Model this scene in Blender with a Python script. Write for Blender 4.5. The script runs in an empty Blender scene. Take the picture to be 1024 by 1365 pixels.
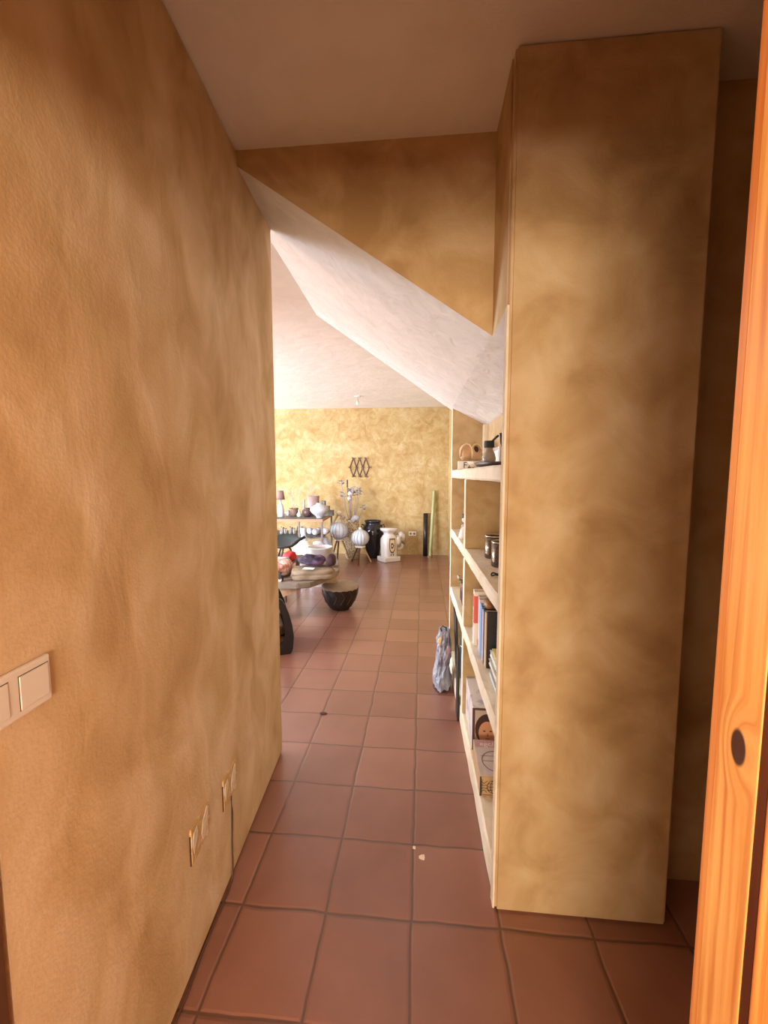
import bpy, bmesh, math, random
from mathutils import Vector, Matrix, noise
random.seed(7)
PI = math.pi
SC = bpy.context.scene
COL = SC.collection

# ------------------------------------------------------------------ materials
def nodes(name):
    m = bpy.data.materials.new(name); m.use_nodes = True
    nt = m.node_tree; b = nt.nodes['Principled BSDF']
    return m, nt, b

def mat(name, c, rough=.6, c2=None, scale=6, detail=4, bump=0, bscale=40, metal=0, spec=.5, coat=0, stretch=(1,1,1), lo=.35, hi=.65, emit=0):
    m, nt, b = nodes(name)
    b.inputs['Base Color'].default_value = (*c, 1); b.inputs['Roughness'].default_value = rough
    b.inputs['Metallic'].default_value = metal; b.inputs['Specular IOR Level'].default_value = spec
    b.inputs['Coat Weight'].default_value = coat
    tc = nt.nodes.new('ShaderNodeTexCoord'); mp = nt.nodes.new('ShaderNodeMapping')
    mp.inputs['Scale'].default_value = stretch
    nt.links.new(tc.outputs['Object'], mp.inputs['Vector'])
    if c2:
        n = nt.nodes.new('ShaderNodeTexNoise'); n.inputs['Scale'].default_value = scale; n.inputs['Detail'].default_value = detail
        nt.links.new(mp.outputs['Vector'], n.inputs['Vector'])
        r = nt.nodes.new('ShaderNodeValToRGB'); r.color_ramp.elements[0].position = lo; r.color_ramp.elements[1].position = hi
        r.color_ramp.elements[0].color = (*c, 1); r.color_ramp.elements[1].color = (*c2, 1)
        nt.links.new(n.outputs['Fac'], r.inputs['Fac']); nt.links.new(r.outputs['Color'], b.inputs['Base Color'])
    if bump:
        n2 = nt.nodes.new('ShaderNodeTexNoise'); n2.inputs['Scale'].default_value = bscale; n2.inputs['Detail'].default_value = 5
        nt.links.new(mp.outputs['Vector'], n2.inputs['Vector'])
        bp = nt.nodes.new('ShaderNodeBump'); bp.inputs['Strength'].default_value = bump; bp.inputs['Distance'].default_value = .01
        nt.links.new(n2.outputs['Fac'], bp.inputs['Height']); nt.links.new(bp.outputs['Normal'], b.inputs['Normal'])
    return m

def stucco(name, c1, c2, c3, s=1.0, bump=.25, rough=.75, stretch=(1,1,1), vein=None, dist=.5):
    """trowelled ochre limewash: large clouds, smaller trowel swirls, fine grain"""
    m, nt, b = nodes(name); L = nt.links.new; N = nt.nodes.new
    b.inputs['Roughness'].default_value = rough; b.inputs['Specular IOR Level'].default_value = .25
    tc = N('ShaderNodeTexCoord'); mp = N('ShaderNodeMapping'); mp.inputs['Scale'].default_value = stretch
    L(tc.outputs['Object'], mp.inputs['Vector'])
    n1 = N('ShaderNodeTexNoise'); n1.inputs['Scale'].default_value = 1.7*s; n1.inputs['Detail'].default_value = 5; n1.inputs['Roughness'].default_value=.55; n1.inputs['Distortion'].default_value = dist
    n2 = N('ShaderNodeTexNoise'); n2.inputs['Scale'].default_value = 5.0*s; n2.inputs['Detail'].default_value = 6; n2.inputs['Distortion'].default_value = dist*1.3
    n3 = N('ShaderNodeTexNoise'); n3.inputs['Scale'].default_value = 130; n3.inputs['Detail'].default_value = 3
    for n in (n1, n2): L(mp.outputs['Vector'], n.inputs['Vector'])
    L(tc.outputs['Object'], n3.inputs['Vector'])
    a = N('ShaderNodeMath'); a.operation = 'MULTIPLY_ADD'; a.inputs[1].default_value = .55
    L(n2.outputs['Fac'], a.inputs[0])
    a2 = N('ShaderNodeMath'); a2.operation = 'MULTIPLY'; a2.inputs[1].default_value = .45
    L(n1.outputs['Fac'], a2.inputs[0]); L(a2.outputs[0], a.inputs[2])
    r = N('ShaderNodeValToRGB'); e = r.color_ramp.elements
    e[0].position = .36; e[0].color = (*c1, 1); e[1].position = .64; e[1].color = (*c3, 1)
    x = e.new(.5); x.color = (*c2, 1)
    L(a.outputs[0], r.inputs['Fac'])
    out = r.outputs['Color']
    if vein:
        n4 = N('ShaderNodeTexNoise'); n4.inputs['Scale'].default_value = 3.2; n4.inputs['Detail'].default_value = 7; n4.inputs['Distortion'].default_value = 2.5
        L(mp.outputs['Vector'], n4.inputs['Vector'])
        sb = N('ShaderNodeMath'); sb.operation = 'SUBTRACT'; sb.inputs[1].default_value = .5; L(n4.outputs['Fac'], sb.inputs[0])
        ab = N('ShaderNodeMath'); ab.operation = 'ABSOLUTE'; L(sb.outputs[0], ab.inputs[0])
        rr = N('ShaderNodeMapRange'); rr.inputs['From Min'].default_value = 0; rr.inputs['From Max'].default_value = .022; rr.inputs['To Min'].default_value = .5; rr.inputs['To Max'].default_value = 0
        L(ab.outputs[0], rr.inputs['Value'])
        mx = N('ShaderNodeMixRGB'); mx.inputs['Color2'].default_value = (*vein, 1)
        L(rr.outputs['Result'], mx.inputs['Fac']); L(out, mx.inputs['Color1']); out = mx.outputs['Color']
    L(out, b.inputs['Base Color'])
    h = N('ShaderNodeMath'); h.operation = 'MULTIPLY_ADD'; h.inputs[1].default_value = .12
    L(n3.outputs['Fac'], h.inputs[0]); L(n2.outputs['Fac'], h.inputs[2])
    bp = N('ShaderNodeBump'); bp.inputs['Strength'].default_value = bump; bp.inputs['Distance'].default_value = .03
    L(h.outputs[0], bp.inputs['Height']); L(bp.outputs['Normal'], b.inputs['Normal'])
    return m

def tile_material():
    m, nt, b = nodes('terracotta_tiles'); L = nt.links.new; N = nt.nodes.new
    T = .30; ox, oy = -.0253, 1.305
    tc = N('ShaderNodeTexCoord'); mp = N('ShaderNodeMapping')
    mp.inputs['Scale'].default_value = (1/T, 1/T, 1); mp.inputs['Location'].default_value = (-ox/T, -oy/T, 0)
    L(tc.outputs['Object'], mp.inputs['Vector'])
    wob = N('ShaderNodeTexNoise'); wob.inputs['Scale'].default_value = 1.6; wob.inputs['Detail'].default_value = 2
    L(mp.outputs['Vector'], wob.inputs['Vector'])
    ws = N('ShaderNodeVectorMath'); ws.operation = 'SUBTRACT'; ws.inputs[1].default_value = (.5,.5,.5); L(wob.outputs['Color'], ws.inputs[0])
    wm = N('ShaderNodeVectorMath'); wm.operation = 'SCALE'; wm.inputs['Scale'].default_value = .06; L(ws.outputs[0], wm.inputs[0])
    wa = N('ShaderNodeVectorMath'); wa.operation = 'ADD'; L(mp.outputs['Vector'], wa.inputs[0]); L(wm.outputs[0], wa.inputs[1])
    fr = N('ShaderNodeVectorMath'); fr.operation = 'FRACTION'; L(wa.outputs[0], fr.inputs[0])
    fl = N('ShaderNodeVectorMath'); fl.operation = 'FLOOR'; L(wa.outputs[0], fl.inputs[0])
    sp = N('ShaderNodeSeparateXYZ'); L(fr.outputs[0], sp.inputs[0])
    ds = []
    for k in 'XY':
        s = N('ShaderNodeMath'); s.operation = 'SUBTRACT'; s.inputs[1].default_value = .5; L(sp.outputs[k], s.inputs[0])
        a = N('ShaderNodeMath'); a.operation = 'ABSOLUTE'; L(s.outputs[0], a.inputs[0]); ds.append(a)
    mxx = N('ShaderNodeMath'); mxx.operation = 'MAXIMUM'; L(ds[0].outputs[0], mxx.inputs[0]); L(ds[1].outputs[0], mxx.inputs[1])
    g = N('ShaderNodeMapRange'); g.inputs['From Min'].default_value = .482; g.inputs['From Max'].default_value = .490; L(mxx.outputs[0], g.inputs['Value'])   # 1 in the joint
    edge = N('ShaderNodeMapRange'); edge.inputs['From Min'].default_value = .462; edge.inputs['From Max'].default_value = .49; L(mxx.outputs[0], edge.inputs['Value'])
    wn = N('ShaderNodeTexWhiteNoise'); wn.noise_dimensions = '2D'; L(fl.outputs[0], wn.inputs['Vector'])
    n1 = N('ShaderNodeTexNoise'); n1.inputs['Scale'].default_value = 5; n1.inputs['Detail'].default_value = 6; L(tc.outputs['Object'], n1.inputs['Vector'])
    ad = N('ShaderNodeMath'); ad.operation = 'MULTIPLY_ADD'; ad.inputs[1].default_value = .40; L(wn.outputs['Value'], ad.inputs[0])
    hn = N('ShaderNodeMath'); hn.operation = 'MULTIPLY'; hn.inputs[1].default_value = .6; L(n1.outputs['Fac'], hn.inputs[0]); L(hn.outputs[0], ad.inputs[2])
    r = N('ShaderNodeValToRGB'); e = r.color_ramp.elements
    e[0].position = .2; e[0].color = (.195,.070,.041,1); e[1].position = .8; e[1].color = (.295,.127,.088,1)
    L(ad.outputs[0], r.inputs['Fac'])
    mix = N('ShaderNodeMixRGB'); mix.inputs['Color2'].default_value = (.105,.042,.024,1)
    L(g.outputs[0], mix.inputs['Fac']); L(r.outputs['Color'], mix.inputs['Color1'])
    L(mix.outputs[0], b.inputs['Base Color'])
    rg = N('ShaderNodeMapRange'); rg.inputs['To Min'].default_value = .34; rg.inputs['To Max'].default_value = .55; L(n1.outputs['Fac'], rg.inputs['Value'])
    L(rg.outputs[0], b.inputs['Roughness'])
    b.inputs['Specular IOR Level'].default_value = .5; b.inputs['Coat Weight'].default_value = 1.0; b.inputs['Coat Roughness'].default_value = .27
    hh = N('ShaderNodeMath'); hh.operation = 'MULTIPLY_ADD'; hh.inputs[1].default_value = -1.0; L(edge.outputs[0], hh.inputs[0])
    n5 = N('ShaderNodeTexNoise'); n5.inputs['Scale'].default_value = 9; n5.inputs['Detail'].default_value = 3; L(tc.outputs['Object'], n5.inputs['Vector'])
    h5 = N('ShaderNodeMath'); h5.operation = 'MULTIPLY'; h5.inputs[1].default_value = .35; L(n5.outputs['Fac'], h5.inputs[0]); L(h5.outputs[0], hh.inputs[2])
    bp = N('ShaderNodeBump'); bp.inputs['Strength'].default_value = .4; bp.inputs['Distance'].default_value = .005
    L(hh.outputs[0], bp.inputs['Height']); L(bp.outputs['Normal'], b.inputs['Normal'])
    return m

def pine(name, c1, c2, c3, knots=(), rough=.32, axis='Z'):
    """varnished pine: long grain along local z, elliptical dark knots at the given (u, z) points"""
    m, nt, b = nodes(name); L = nt.links.new; N = nt.nodes.new
    b.inputs['Roughness'].default_value = rough; b.inputs['Coat Weight'].default_value = .25; b.inputs['Coat Roughness'].default_value = .2
    tc = N('ShaderNodeTexCoord'); mp = N('ShaderNodeMapping'); mp.inputs['Scale'].default_value = (1,1,.035)
    L(tc.outputs['Object'], mp.inputs['Vector'])
    vec = mp.outputs['Vector']
    # grain bends round the knots: push coordinates away from each knot centre
    sep = N('ShaderNodeSeparateXYZ'); L(tc.outputs['Object'], sep.inputs[0])
    knotfac = None; halo = None
    for (u, z, ru, rz) in knots:
        cx = N('ShaderNodeMath'); cx.operation = 'SUBTRACT'; cx.inputs[1].default_value = u; L(sep.outputs['X'], cx.inputs[0])
        cz = N('ShaderNodeMath'); cz.operation = 'SUBTRACT'; cz.inputs[1].default_value = z; L(sep.outputs['Z'], cz.inputs[0])
        dx = N('ShaderNodeMath'); dx.operation = 'DIVIDE'; dx.inputs[1].default_value = ru; L(cx.outputs[0], dx.inputs[0])
        dz = N('ShaderNodeMath'); dz.operation = 'DIVIDE'; dz.inputs[1].default_value = rz; L(cz.outputs[0], dz.inputs[0])
        cv = N('ShaderNodeCombineXYZ'); L(dx.outputs[0], cv.inputs[0]); L(dz.outputs[0], cv.inputs[1])
        ln = N('ShaderNodeVectorMath'); ln.operation = 'LENGTH'; L(cv.outputs[0], ln.inputs[0])
        k = N('ShaderNodeMapRange'); k.interpolation_type = 'SMOOTHSTEP'; k.inputs['From Min'].default_value = .85; k.inputs['From Max'].default_value = 1.15; k.inputs['To Min'].default_value = 1; k.inputs['To Max'].default_value = 0
        L(ln.outputs['Value'], k.inputs['Value'])
        h = N('ShaderNodeMapRange'); h.interpolation_type = 'SMOOTHSTEP'; h.inputs['From Min'].default_value = .6; h.inputs['From Max'].default_value = 3.2; h.inputs['To Min'].default_value = 1; h.inputs['To Max'].default_value = 0
        L(ln.outputs['Value'], h.inputs['Value'])
        # bend
        sg = N('ShaderNodeMath'); sg.operation = 'MULTIPLY'; L(h.outputs[0], sg.inputs[0]); sg.inputs[1].default_value = .030
        off = N('ShaderNodeCombineXYZ'); L(sg.outputs[0], off.inputs[0])
        va = N('ShaderNodeVectorMath'); va.operation = 'ADD'; L(vec, va.inputs[0]); L(off.outputs[0], va.inputs[1]); vec = va.outputs[0]
        if knotfac is None: knotfac, halo = k.outputs[0], h.outputs[0]
        else:
            a = N('ShaderNodeMath'); a.operation = 'MAXIMUM'; L(knotfac, a.inputs[0]); L(k.outputs[0], a.inputs[1]); knotfac = a.outputs[0]
            a = N('ShaderNodeMath'); a.operation = 'MAXIMUM'; L(halo, a.inputs[0]); L(h.outputs[0], a.inputs[1]); halo = a.outputs[0]
    n = N('ShaderNodeTexNoise'); n.inputs['Scale'].default_value = 75; n.inputs['Detail'].default_value = 5; n.inputs['Distortion'].default_value = .4
    L(vec, n.inputs['Vector'])
    w = N('ShaderNodeTexWave'); w.wave_type = 'BANDS'; w.bands_direction = 'X'; w.inputs['Scale'].default_value = 16; w.inputs['Distortion'].default_value = 5; w.inputs['Detail'].default_value = 2; w.inputs['Detail Scale'].default_value = .9
    L(vec, w.inputs['Vector'])
    a = N('ShaderNodeMath'); a.operation = 'MULTIPLY_ADD'; a.inputs[1].default_value = .14; L(w.outputs['Fac'], a.inputs[0])
    a2 = N('ShaderNodeMath'); a2.operation = 'MULTIPLY'; a2.inputs[1].default_value = .86; L(n.outputs['Fac'], a2.inputs[0]); L(a2.outputs[0], a.inputs[2])
    r = N('ShaderNodeValToRGB'); e = r.color_ramp.elements
    e[0].position = .32; e[0].color = (*c1,1); e[1].position = .68; e[1].color = (*c3,1); x = e.new(.48); x.color = (*c2,1)
    L(a.outputs[0], r.inputs['Fac']); out = r.outputs['Color']
    if knotfac is not None:
        m2 = N('ShaderNodeMixRGB'); m2.inputs['Color2'].default_value = (.055,.014,.006,1); L(knotfac, m2.inputs['Fac']); L(out, m2.inputs['Color1']); out = m2.outputs['Color']
    L(out, b.inputs['Base Color'])
    bp = N('ShaderNodeBump'); bp.inputs['Strength'].default_value = .12; bp.inputs['Distance'].default_value = .004
    L(a.outputs[0], bp.inputs['Height']); L(bp.outputs['Normal'], b.inputs['Normal'])
    return m

OCH1, OCH2, OCH3 = (.38,.235,.10), (.53,.365,.185), (.64,.49,.30)
M = {}
M['ochre'] = stucco('ochre_stucco', OCH1, OCH2, OCH3, 1.0, .22)
M['ochre_left'] = stucco('ochre_stucco_streaky', (.49,.315,.145), (.64,.455,.255), (.77,.60,.41), .9, .2, stretch=(1,1.3,.8))
M['ochre_far'] = stucco('yellow_ochre_stucco', (.35,.215,.078), (.435,.30,.13), (.50,.385,.205), 1.1, .35, vein=(.30,.175,.06), dist=1.1)
M['cream_edge'] = stucco('cream_plaster', (.72,.62,.46), (.78,.69,.54), (.83,.75,.61), 3, .3)
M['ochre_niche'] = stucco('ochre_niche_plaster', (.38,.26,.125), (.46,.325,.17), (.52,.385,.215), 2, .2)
M['white_plaster'] = stucco('white_plaster', (.65,.625,.60), (.70,.675,.65), (.745,.72,.70), 2.2, .5)
M['ceiling'] = stucco('ceiling_paint', (.70,.655,.61), (.74,.695,.65), (.77,.73,.69), 1.2, .2)
M['tiles'] = tile_material()
M['white_plastic'] = mat('white_plastic', (.78,.72,.66), .35)
M['white_ceramic'] = mat('white_ceramic', (.68,.64,.62), .22, coat=.4)
M['black'] = mat('black_lacquer', (.012,.011,.013), .25)
M['black_matt'] = mat('black_matt', (.018,.016,.016), .7)
M['dark_wood'] = mat('dark_stained_wood', (.055,.022,.010), .45, (.10,.04,.018), 30, stretch=(1,1,.1))
M['brown_wood'] = mat('brown_wood', (.22,.11,.05), .5, (.34,.18,.08), 14, stretch=(1,.15,1), bump=.15)
M['slab_wood'] = mat('grey_brown_slab_wood', (.17,.13,.10), .5, (.27,.21,.16), 9, stretch=(.3,1,1), bump=.2)
M['tan_wood'] = mat('tan_wood', (.38,.24,.12), .5, (.50,.34,.19), 12, stretch=(1,1,.2))
M['copper'] = mat('copper_edge_trim', (.42,.19,.10), .5)
M['slate'] = mat('grey_slate_top', (.11,.10,.09), .55, (.17,.155,.14), 8)
M['steel'] = mat('grey_steel_leg', (.17,.12,.105), .5)

def obj(name, bm, m, parent=None, loc=None, smooth=False):
    me = bpy.data.meshes.new(name)
    bmesh.ops.recalc_face_normals(bm, faces=bm.faces)
    bm.to_mesh(me); bm.free()
    for mm in (m if isinstance(m, (list, tuple)) else [m]): me.materials.append(mm)
    if smooth:
        for p in me.polygons: p.use_smooth = True
    o = bpy.data.objects.new(name, me); COL.objects.link(o)
    if parent: o.parent = parent
    if loc: o.location = loc
    return o

def tag(o, label, cat, group=None):
    o['label'] = label; o['category'] = cat
    if group: o['group'] = group
    return o

def thing(name, label, cat, loc=(0,0,0), rz=0, group=None):
    o = bpy.data.objects.new(name, None); COL.objects.link(o)
    o.empty_display_size = .1; o.location = loc; o.rotation_euler = (0,0,rz)
    return tag(o, label, cat, group)

def struct(name, bm, m, parent=None, smooth=False):
    o = obj(name, bm, m, parent, smooth=smooth)
    if not parent: o['kind'] = 'structure'
    return o

def B(): return bmesh.new()

def box(bm, x0, x1, y0, y1, z0, z1, bev=0, seg=2, mi=0):
    vs = [bm.verts.new((x,y,z)) for z in (z0,z1) for y in (y0,y1) for x in (x0,x1)]
    fs = [bm.faces.new([vs[i] for i in f]) for f in ((0,1,3,2),(4,6,7,5),(0,4,5,1),(2,3,7,6),(0,2,6,4),(1,5,7,3))]
    for f in fs: f.material_index = mi
    if bev:
        es = list({e for f in fs for e in f.edges})
        r = bmesh.ops.bevel(bm, geom=es, offset=bev, segments=seg, affect='EDGES', profile=.5)
        for f in r['faces']: f.material_index = mi
    return bm

def prism(bm, pts, d0, d1, axis='z', mi=0, bev=0):
    """extrude a polygon; axis z: pts (x,y); y: pts (x,z); x: pts (y,z)"""
    f3 = {'z': lambda p,d: (p[0],p[1],d), 'y': lambda p,d: (p[0],d,p[1]), 'x': lambda p,d: (d,p[0],p[1])}[axis]
    a = [bm.verts.new(f3(p,d0)) for p in pts]; b = [bm.verts.new(f3(p,d1)) for p in pts]
    n = len(pts); fs = [bm.faces.new(a[::-1]), bm.faces.new(b)]
    for i in range(n): fs.append(bm.faces.new((a[i],a[(i+1)%n],b[(i+1)%n],b[i])))
    for f in fs: f.material_index = mi
    if bev:
        bmesh.ops.bevel(bm, geom=list({e for f in fs for e in f.edges}), offset=bev, segments=2, affect='EDGES')
    return bm

def lathe(bm, prof, c=(0,0), n=32, mi=0, cap=True, flute=0, nf=0):
    rings = []
    for (r,z) in prof:
        ring = []
        for i in range(n):
            a = 2*PI*i/n; rr = r*(1+flute*abs(math.cos(a*nf/2))) if flute else r
            ring.append(bm.verts.new((c[0]+rr*math.cos(a), c[1]+rr*math.sin(a), z)))
        rings.append(ring)
    for k in range(len(rings)-1):
        for i in range(n):
            f = bm.faces.new((rings[k][i],rings[k][(i+1)%n],rings[k+1][(i+1)%n],rings[k+1][i])); f.material_index = mi
    if cap:
        for ring in (rings[0][::-1], rings[-1]):
            f = bm.faces.new(ring); f.material_index = mi
    return bm

def tube(bm, pts, r, n=8, mi=0):
    """round bar through the points; r a radius or one per point"""
    pts = [Vector(p) for p in pts]; rs = r if isinstance(r,(list,tuple)) else [r]*len(pts)
    rings = []; up = Vector((0,0,1))
    for i,p in enumerate(pts):
        t = (pts[min(i+1,len(pts)-1)]-pts[max(i-1,0)]).normalized()
        s = t.cross(up)
        if s.length < 1e-3: s = t.cross(Vector((1,0,0)))
        s.normalize(); q = s.cross(t)
        rings.append([bm.verts.new(p+(s*math.cos(2*PI*k/n)+q*math.sin(2*PI*k/n))*rs[i]) for k in range(n)])
    for k in range(len(rings)-1):
        for i in range(n):
            f = bm.faces.new((rings[k][i],rings[k][(i+1)%n],rings[k+1][(i+1)%n],rings[k+1][i])); f.material_index = mi
    for ring in (rings[0][::-1], rings[-1]): bm.faces.new(ring).material_index = mi
    return bm

def ball(bm, c, r, sx=1, sy=1, sz=1, u=20, v=14, mi=0):
    prof = []
    res = bmesh.ops.create_uvsphere(bm, u_segments=u, v_segments=v, radius=1)
    for ve in res['verts']: ve.co = Vector((c[0]+ve.co.x*r*sx, c[1]+ve.co.y*r*sy, c[2]+ve.co.z*r*sz))
    for f in {f for ve in res['verts'] for f in ve.link_faces}: f.material_index = mi
    return bm

def lump(bm, c, sx, sy, sz, p=3, amp=.1, freq=5, seed=0, u=40, v=24, flat=True, mi=0):
    """soft cloth-like body: a superellipsoid with folds, flattened where it rests"""
    res = bmesh.ops.create_uvsphere(bm, u_segments=u, v_segments=v, radius=1)
    for ve in res['verts']:
        d = ve.co.normalized()
        k = (abs(d.x)**p+abs(d.y)**p+abs(d.z)**p)**(-1/p)
        q = Vector((d.x*k*sx, d.y*k*sy, d.z*k*sz))
        nz = noise.noise(Vector((q.x*freq+seed, q.y*freq, q.z*freq*1.5)))+.5*noise.noise(Vector((q.x*freq*2.3, q.y*freq*2.3+seed, q.z*freq*2)))
        q += d*nz*amp*min(sx,sy,sz*2)
        if flat and q.z < -sz*.8: q.z = -sz*.8
        ve.co = Vector(c)+q+Vector((0,0,sz*.8 if flat else 0))
    for f in {f for ve in res['verts'] for f in ve.link_faces}: f.material_index = mi
    return bm

def textmesh(name, s, size, m, parent, loc, rot, depth=.0006):
    cu = bpy.data.curves.new(name, 'FONT'); cu.body = s; cu.size = size; cu.extrude = depth; cu.align_x = 'CENTER'
    t = bpy.data.objects.new(name, cu); COL.objects.link(t)
    dg = bpy.context.evaluated_depsgraph_get()
    me = bpy.data.meshes.new_from_object(t.evaluated_get(dg)); bpy.data.objects.remove(t)
    me.materials.clear(); me.materials.append(m)
    o = bpy.data.objects.new(name, me); COL.objects.link(o); o.parent = parent; o.location = loc; o.rotation_euler = rot
    return o

# ------------------------------------------------------------------ the setting
CZ = 2.78
b = B(); box(b, -6.7, 2.6, -3.2, 8.2, -.06, 0); struct('floor', b, M['tiles'])
b = B(); box(b, -6.7, 2.6, -3.2, 8.2, CZ, CZ+.1); struct('ceiling', b, M['ceiling'])

def rough_wall(name, pts, z0, z1, m, bev=.012):
    b = B(); prism(b, pts, z0, z1, 'z', bev=bev); return struct(name, b, m)

rough_wall('wall_left', [(-.651,.533),(-.761,2.134),(-.93,2.134),(-.83,.533)], 0, CZ, M['ochre_left'])
b = B(); box(b, -2.95,-.93,2.0,2.134,0,CZ); box(b, -6.45,-6.15,2.0,2.134,0,CZ); box(b, -6.15,-2.95,2.0,2.134,2.25,CZ); box(b, -6.15,-2.95,2.0,2.134,0,.10)
struct('wall_room_front', b, M['ochre_far'])
rough_wall('wall_far', [(-6.7,7.93),(.70,7.93),(.70,8.1),(-6.7,8.1)], 0, CZ, M['ochre_far'], 0)
rough_wall('wall_room_right', [(.49,1.60),(.64,1.60),(.64,7.93),(.49,7.93)], 0, CZ, M['ochre_far'], 0)
# broad pier between the shelves and the recess: chipped, softly rounded corners
rough_wall('wall_pillar', [(.265,1.366),(.833,1.366),(.833,1.60),(.49,1.60),(.49,1.412),(.265,1.412)], 0, CZ, M['ochre'], .008)
rough_wall('wall_recess', [(.833,1.545),(2.3,1.545),(2.3,1.7),(.833,1.7)], 0, CZ, M['ochre'], 0)
rough_wall('wall_recess_side', [(2.2,.58),(2.35,.58),(2.35,1.545),(2.2,1.545)], 0, CZ, M['ochre'], 0)
# window wall of the bright room
b = B(); box(b, -6.6, -6.45, 2.0, 5.0, 0, CZ); box(b, -6.6, -6.45, 7.6, 7.93, 0, CZ); box(b, -6.6, -6.45, 5.0, 7.6, 2.25, CZ); box(b, -6.6, -6.45, 5.0, 7.6, 0, .10); struct('wall_room_left', b, M['ochre_far'])
b = B()
for y in (5.0,6.27,7.54): box(b, -6.56,-6.50,y,y+.06,.10,2.25)
for z in (.10,2.19): box(b, -6.56,-6.50,5.0,7.6,z,z+.06)
struct('window_4', b, M['white_plastic'])
b = B()
for x in (-6.15,-5.1,-4.06,-3.01): box(b, x, x+.06, 2.04, 2.09, .10, 2.25)
for z in (.10, 2.19): box(b, -6.15, -2.95, 2.04, 2.09, z, z+.06)
struct('window_1', b, M['white_plastic'])
# wall with the doorway the picture is taken through
b = B()
box(b, -3.0, -.722, .43, .53, 0, CZ); box(b, .43, 2.35, .48, .58, 0, CZ); box(b, -.722, .43, .43, .58, 2.28, CZ); box(b, -3.0, 2.35, .31, .43, 2.12, CZ)  # last box: unseen low lintel, added to shade the upper walls
struct('wall_entry', b, M['ochre'])
# the room the camera stands in
b = B(); box(b, -3.1,-3.0,-2.7,-1.6,0,CZ); box(b, -3.1,-3.0,.2,.53,0,CZ); box(b, -3.1,-3.0,-1.6,.2,0,.6); box(b, -3.1,-3.0,-1.6,.2,2.25,CZ); struct('wall_behind_left', b, M['ochre'])
b = B()
for y in (-1.6,-.73,.15): box(b, -3.07,-3.03,y,y+.05,.6,2.25)
for z in (.6,2.2): box(b, -3.07,-3.03,-1.6,.2,z,z+.05)
struct('added_window', b, M['white_plastic'])  # unseen window, added for the light on the door leaf
b = B(); box(b, 2.35, 2.45, -2.7, .58, 0, CZ); struct('wall_behind_right', b, M['ochre'])
b = B(); box(b, -3.1, -2.3, -2.8, -2.7, 0, CZ); box(b, 1.5, 2.45, -2.8, -2.7, 0, CZ); box(b, -2.3, 1.5, -2.8, -2.7, 0, .55); box(b, -2.3, 1.5, -2.8, -2.7, 2.05, CZ)
struct('wall_behind', b, M['ochre'])
b = B()
for x in (-2.3, -1.05, .2, 1.45): box(b, x, x+.05, -2.77, -2.73, .55, 2.05)
for z in (.55, 2.0): box(b, -2.3, 1.5, -2.77, -2.73, z, z+.05)
struct('window_2', b, M['white_plastic'])

# underside of the stair: white sloping soffit, ochre face towards the passage
def stair():
    b = B()
    F = [(-.815,CZ),(.262,2.053)]; R = [(-.84,CZ),(.215,2.035)]
    def quad(vs, mi): f = b.faces.new([b.verts.new(v) for v in vs]); f.material_index = mi
    y0, y1, yn = 1.68, 3.36, 1.412
    zt = CZ
    quad([(F[0][0],y0,F[0][1]),(F[1][0],y0,F[1][1]),(R[1][0],y1,R[1][1]),(R[0][0],y1,R[0][1])], 1)      # soffit
    quad([(F[1][0],yn,F[1][1]),(.49,yn,1.93),(.49,y1,1.895),(R[1][0],y1,R[1][1]),(F[1][0],y0,F[1][1])], 1)  # soffit over the shelves
    quad([(F[0][0],y0,F[0][1]),(F[1][0],y0,F[1][1]),(F[1][0],y0,zt)], 0)                                   # ochre triangle facing the passage
    quad([(F[1][0],y0,F[1][1]),(F[1][0],yn,F[1][1]),(F[1][0],yn,zt),(F[1][0],y0,zt)], 0)                   # return along the pier
    quad([(F[1][0],yn,F[1][1]),(.49,yn,1.93),(.49,yn,zt),(F[1][0],yn,zt)], 0)
    quad([(R[0][0],y1,R[0][1]),(R[1][0],y1,R[1][1]),(.49,y1,1.895),(.49,y1,zt)], 1)                        # room side
    quad([(.49,yn,1.93),(.49,y1,1.895),(.49,y1,zt),(.49,yn,zt)], 0)
    quad([(F[0][0],y0,zt),(F[1][0],y0,zt),(.49,y0,zt),(.49,y1,zt),(R[0][0],y1,zt)], 1)
    bmesh.ops.remove_doubles(b, verts=b.verts, dist=.0005)
    o = struct('ceiling_stair_soffit', b, [M['ochre'], M['white_plaster']])
    return o
stair()

# pine door, folded back beside the camera
ORA = ((.55,.18,.04),(.75,.34,.095),(.86,.48,.16))
door = bpy.data.objects.new('door_1', None); COL.objects.link(door); door['kind'] = 'structure'
door['label'] = 'varnished orange pine panelled door opened beside the camera'
door.location = (.3626,.5354,0); door.rotation_euler = (0,0,math.radians(-94.76))
# local x runs along the leaf from its far edge, local +y is the face turned to the passage... the leaf is .036 thick
M['pine'] = pine('orange_pine', *ORA, knots=((.054,1.217,.0125,.021),(.078,1.575,.008,.016)))
M['pine_dark'] = pine('orange_pine_band', (.50,.13,.028),(.62,.215,.052),(.74,.33,.095))
b = B(); box(b, .016,.086,.0,.036,.012,2.10, .0012); st = obj('stile', b, M['pine'], door)
b = B(); box(b, 0,.016,.0008,.036,.012,2.10, .002); obj('edge_band', b, M['pine_dark'], door)
M['moulding'] = mat('dark_red_brown_moulding', (.06,.013,.006), .35, (.11,.026,.010), 30, stretch=(1,1,.05), coat=.3)
b = B(); prism(b, [(.086,.0015),(.0965,.0035),(.0965,.030),(.086,.030)], .115, 2.0, 'z'); mo = obj('moulding', b, M['moulding'], door)
b = B(); tube(b, [(.1005,.0065,.115),(.1005,.0065,2.0)], .0042, 10); obj('bead', b, M['pine_dark'], mo, smooth=True)
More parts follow.
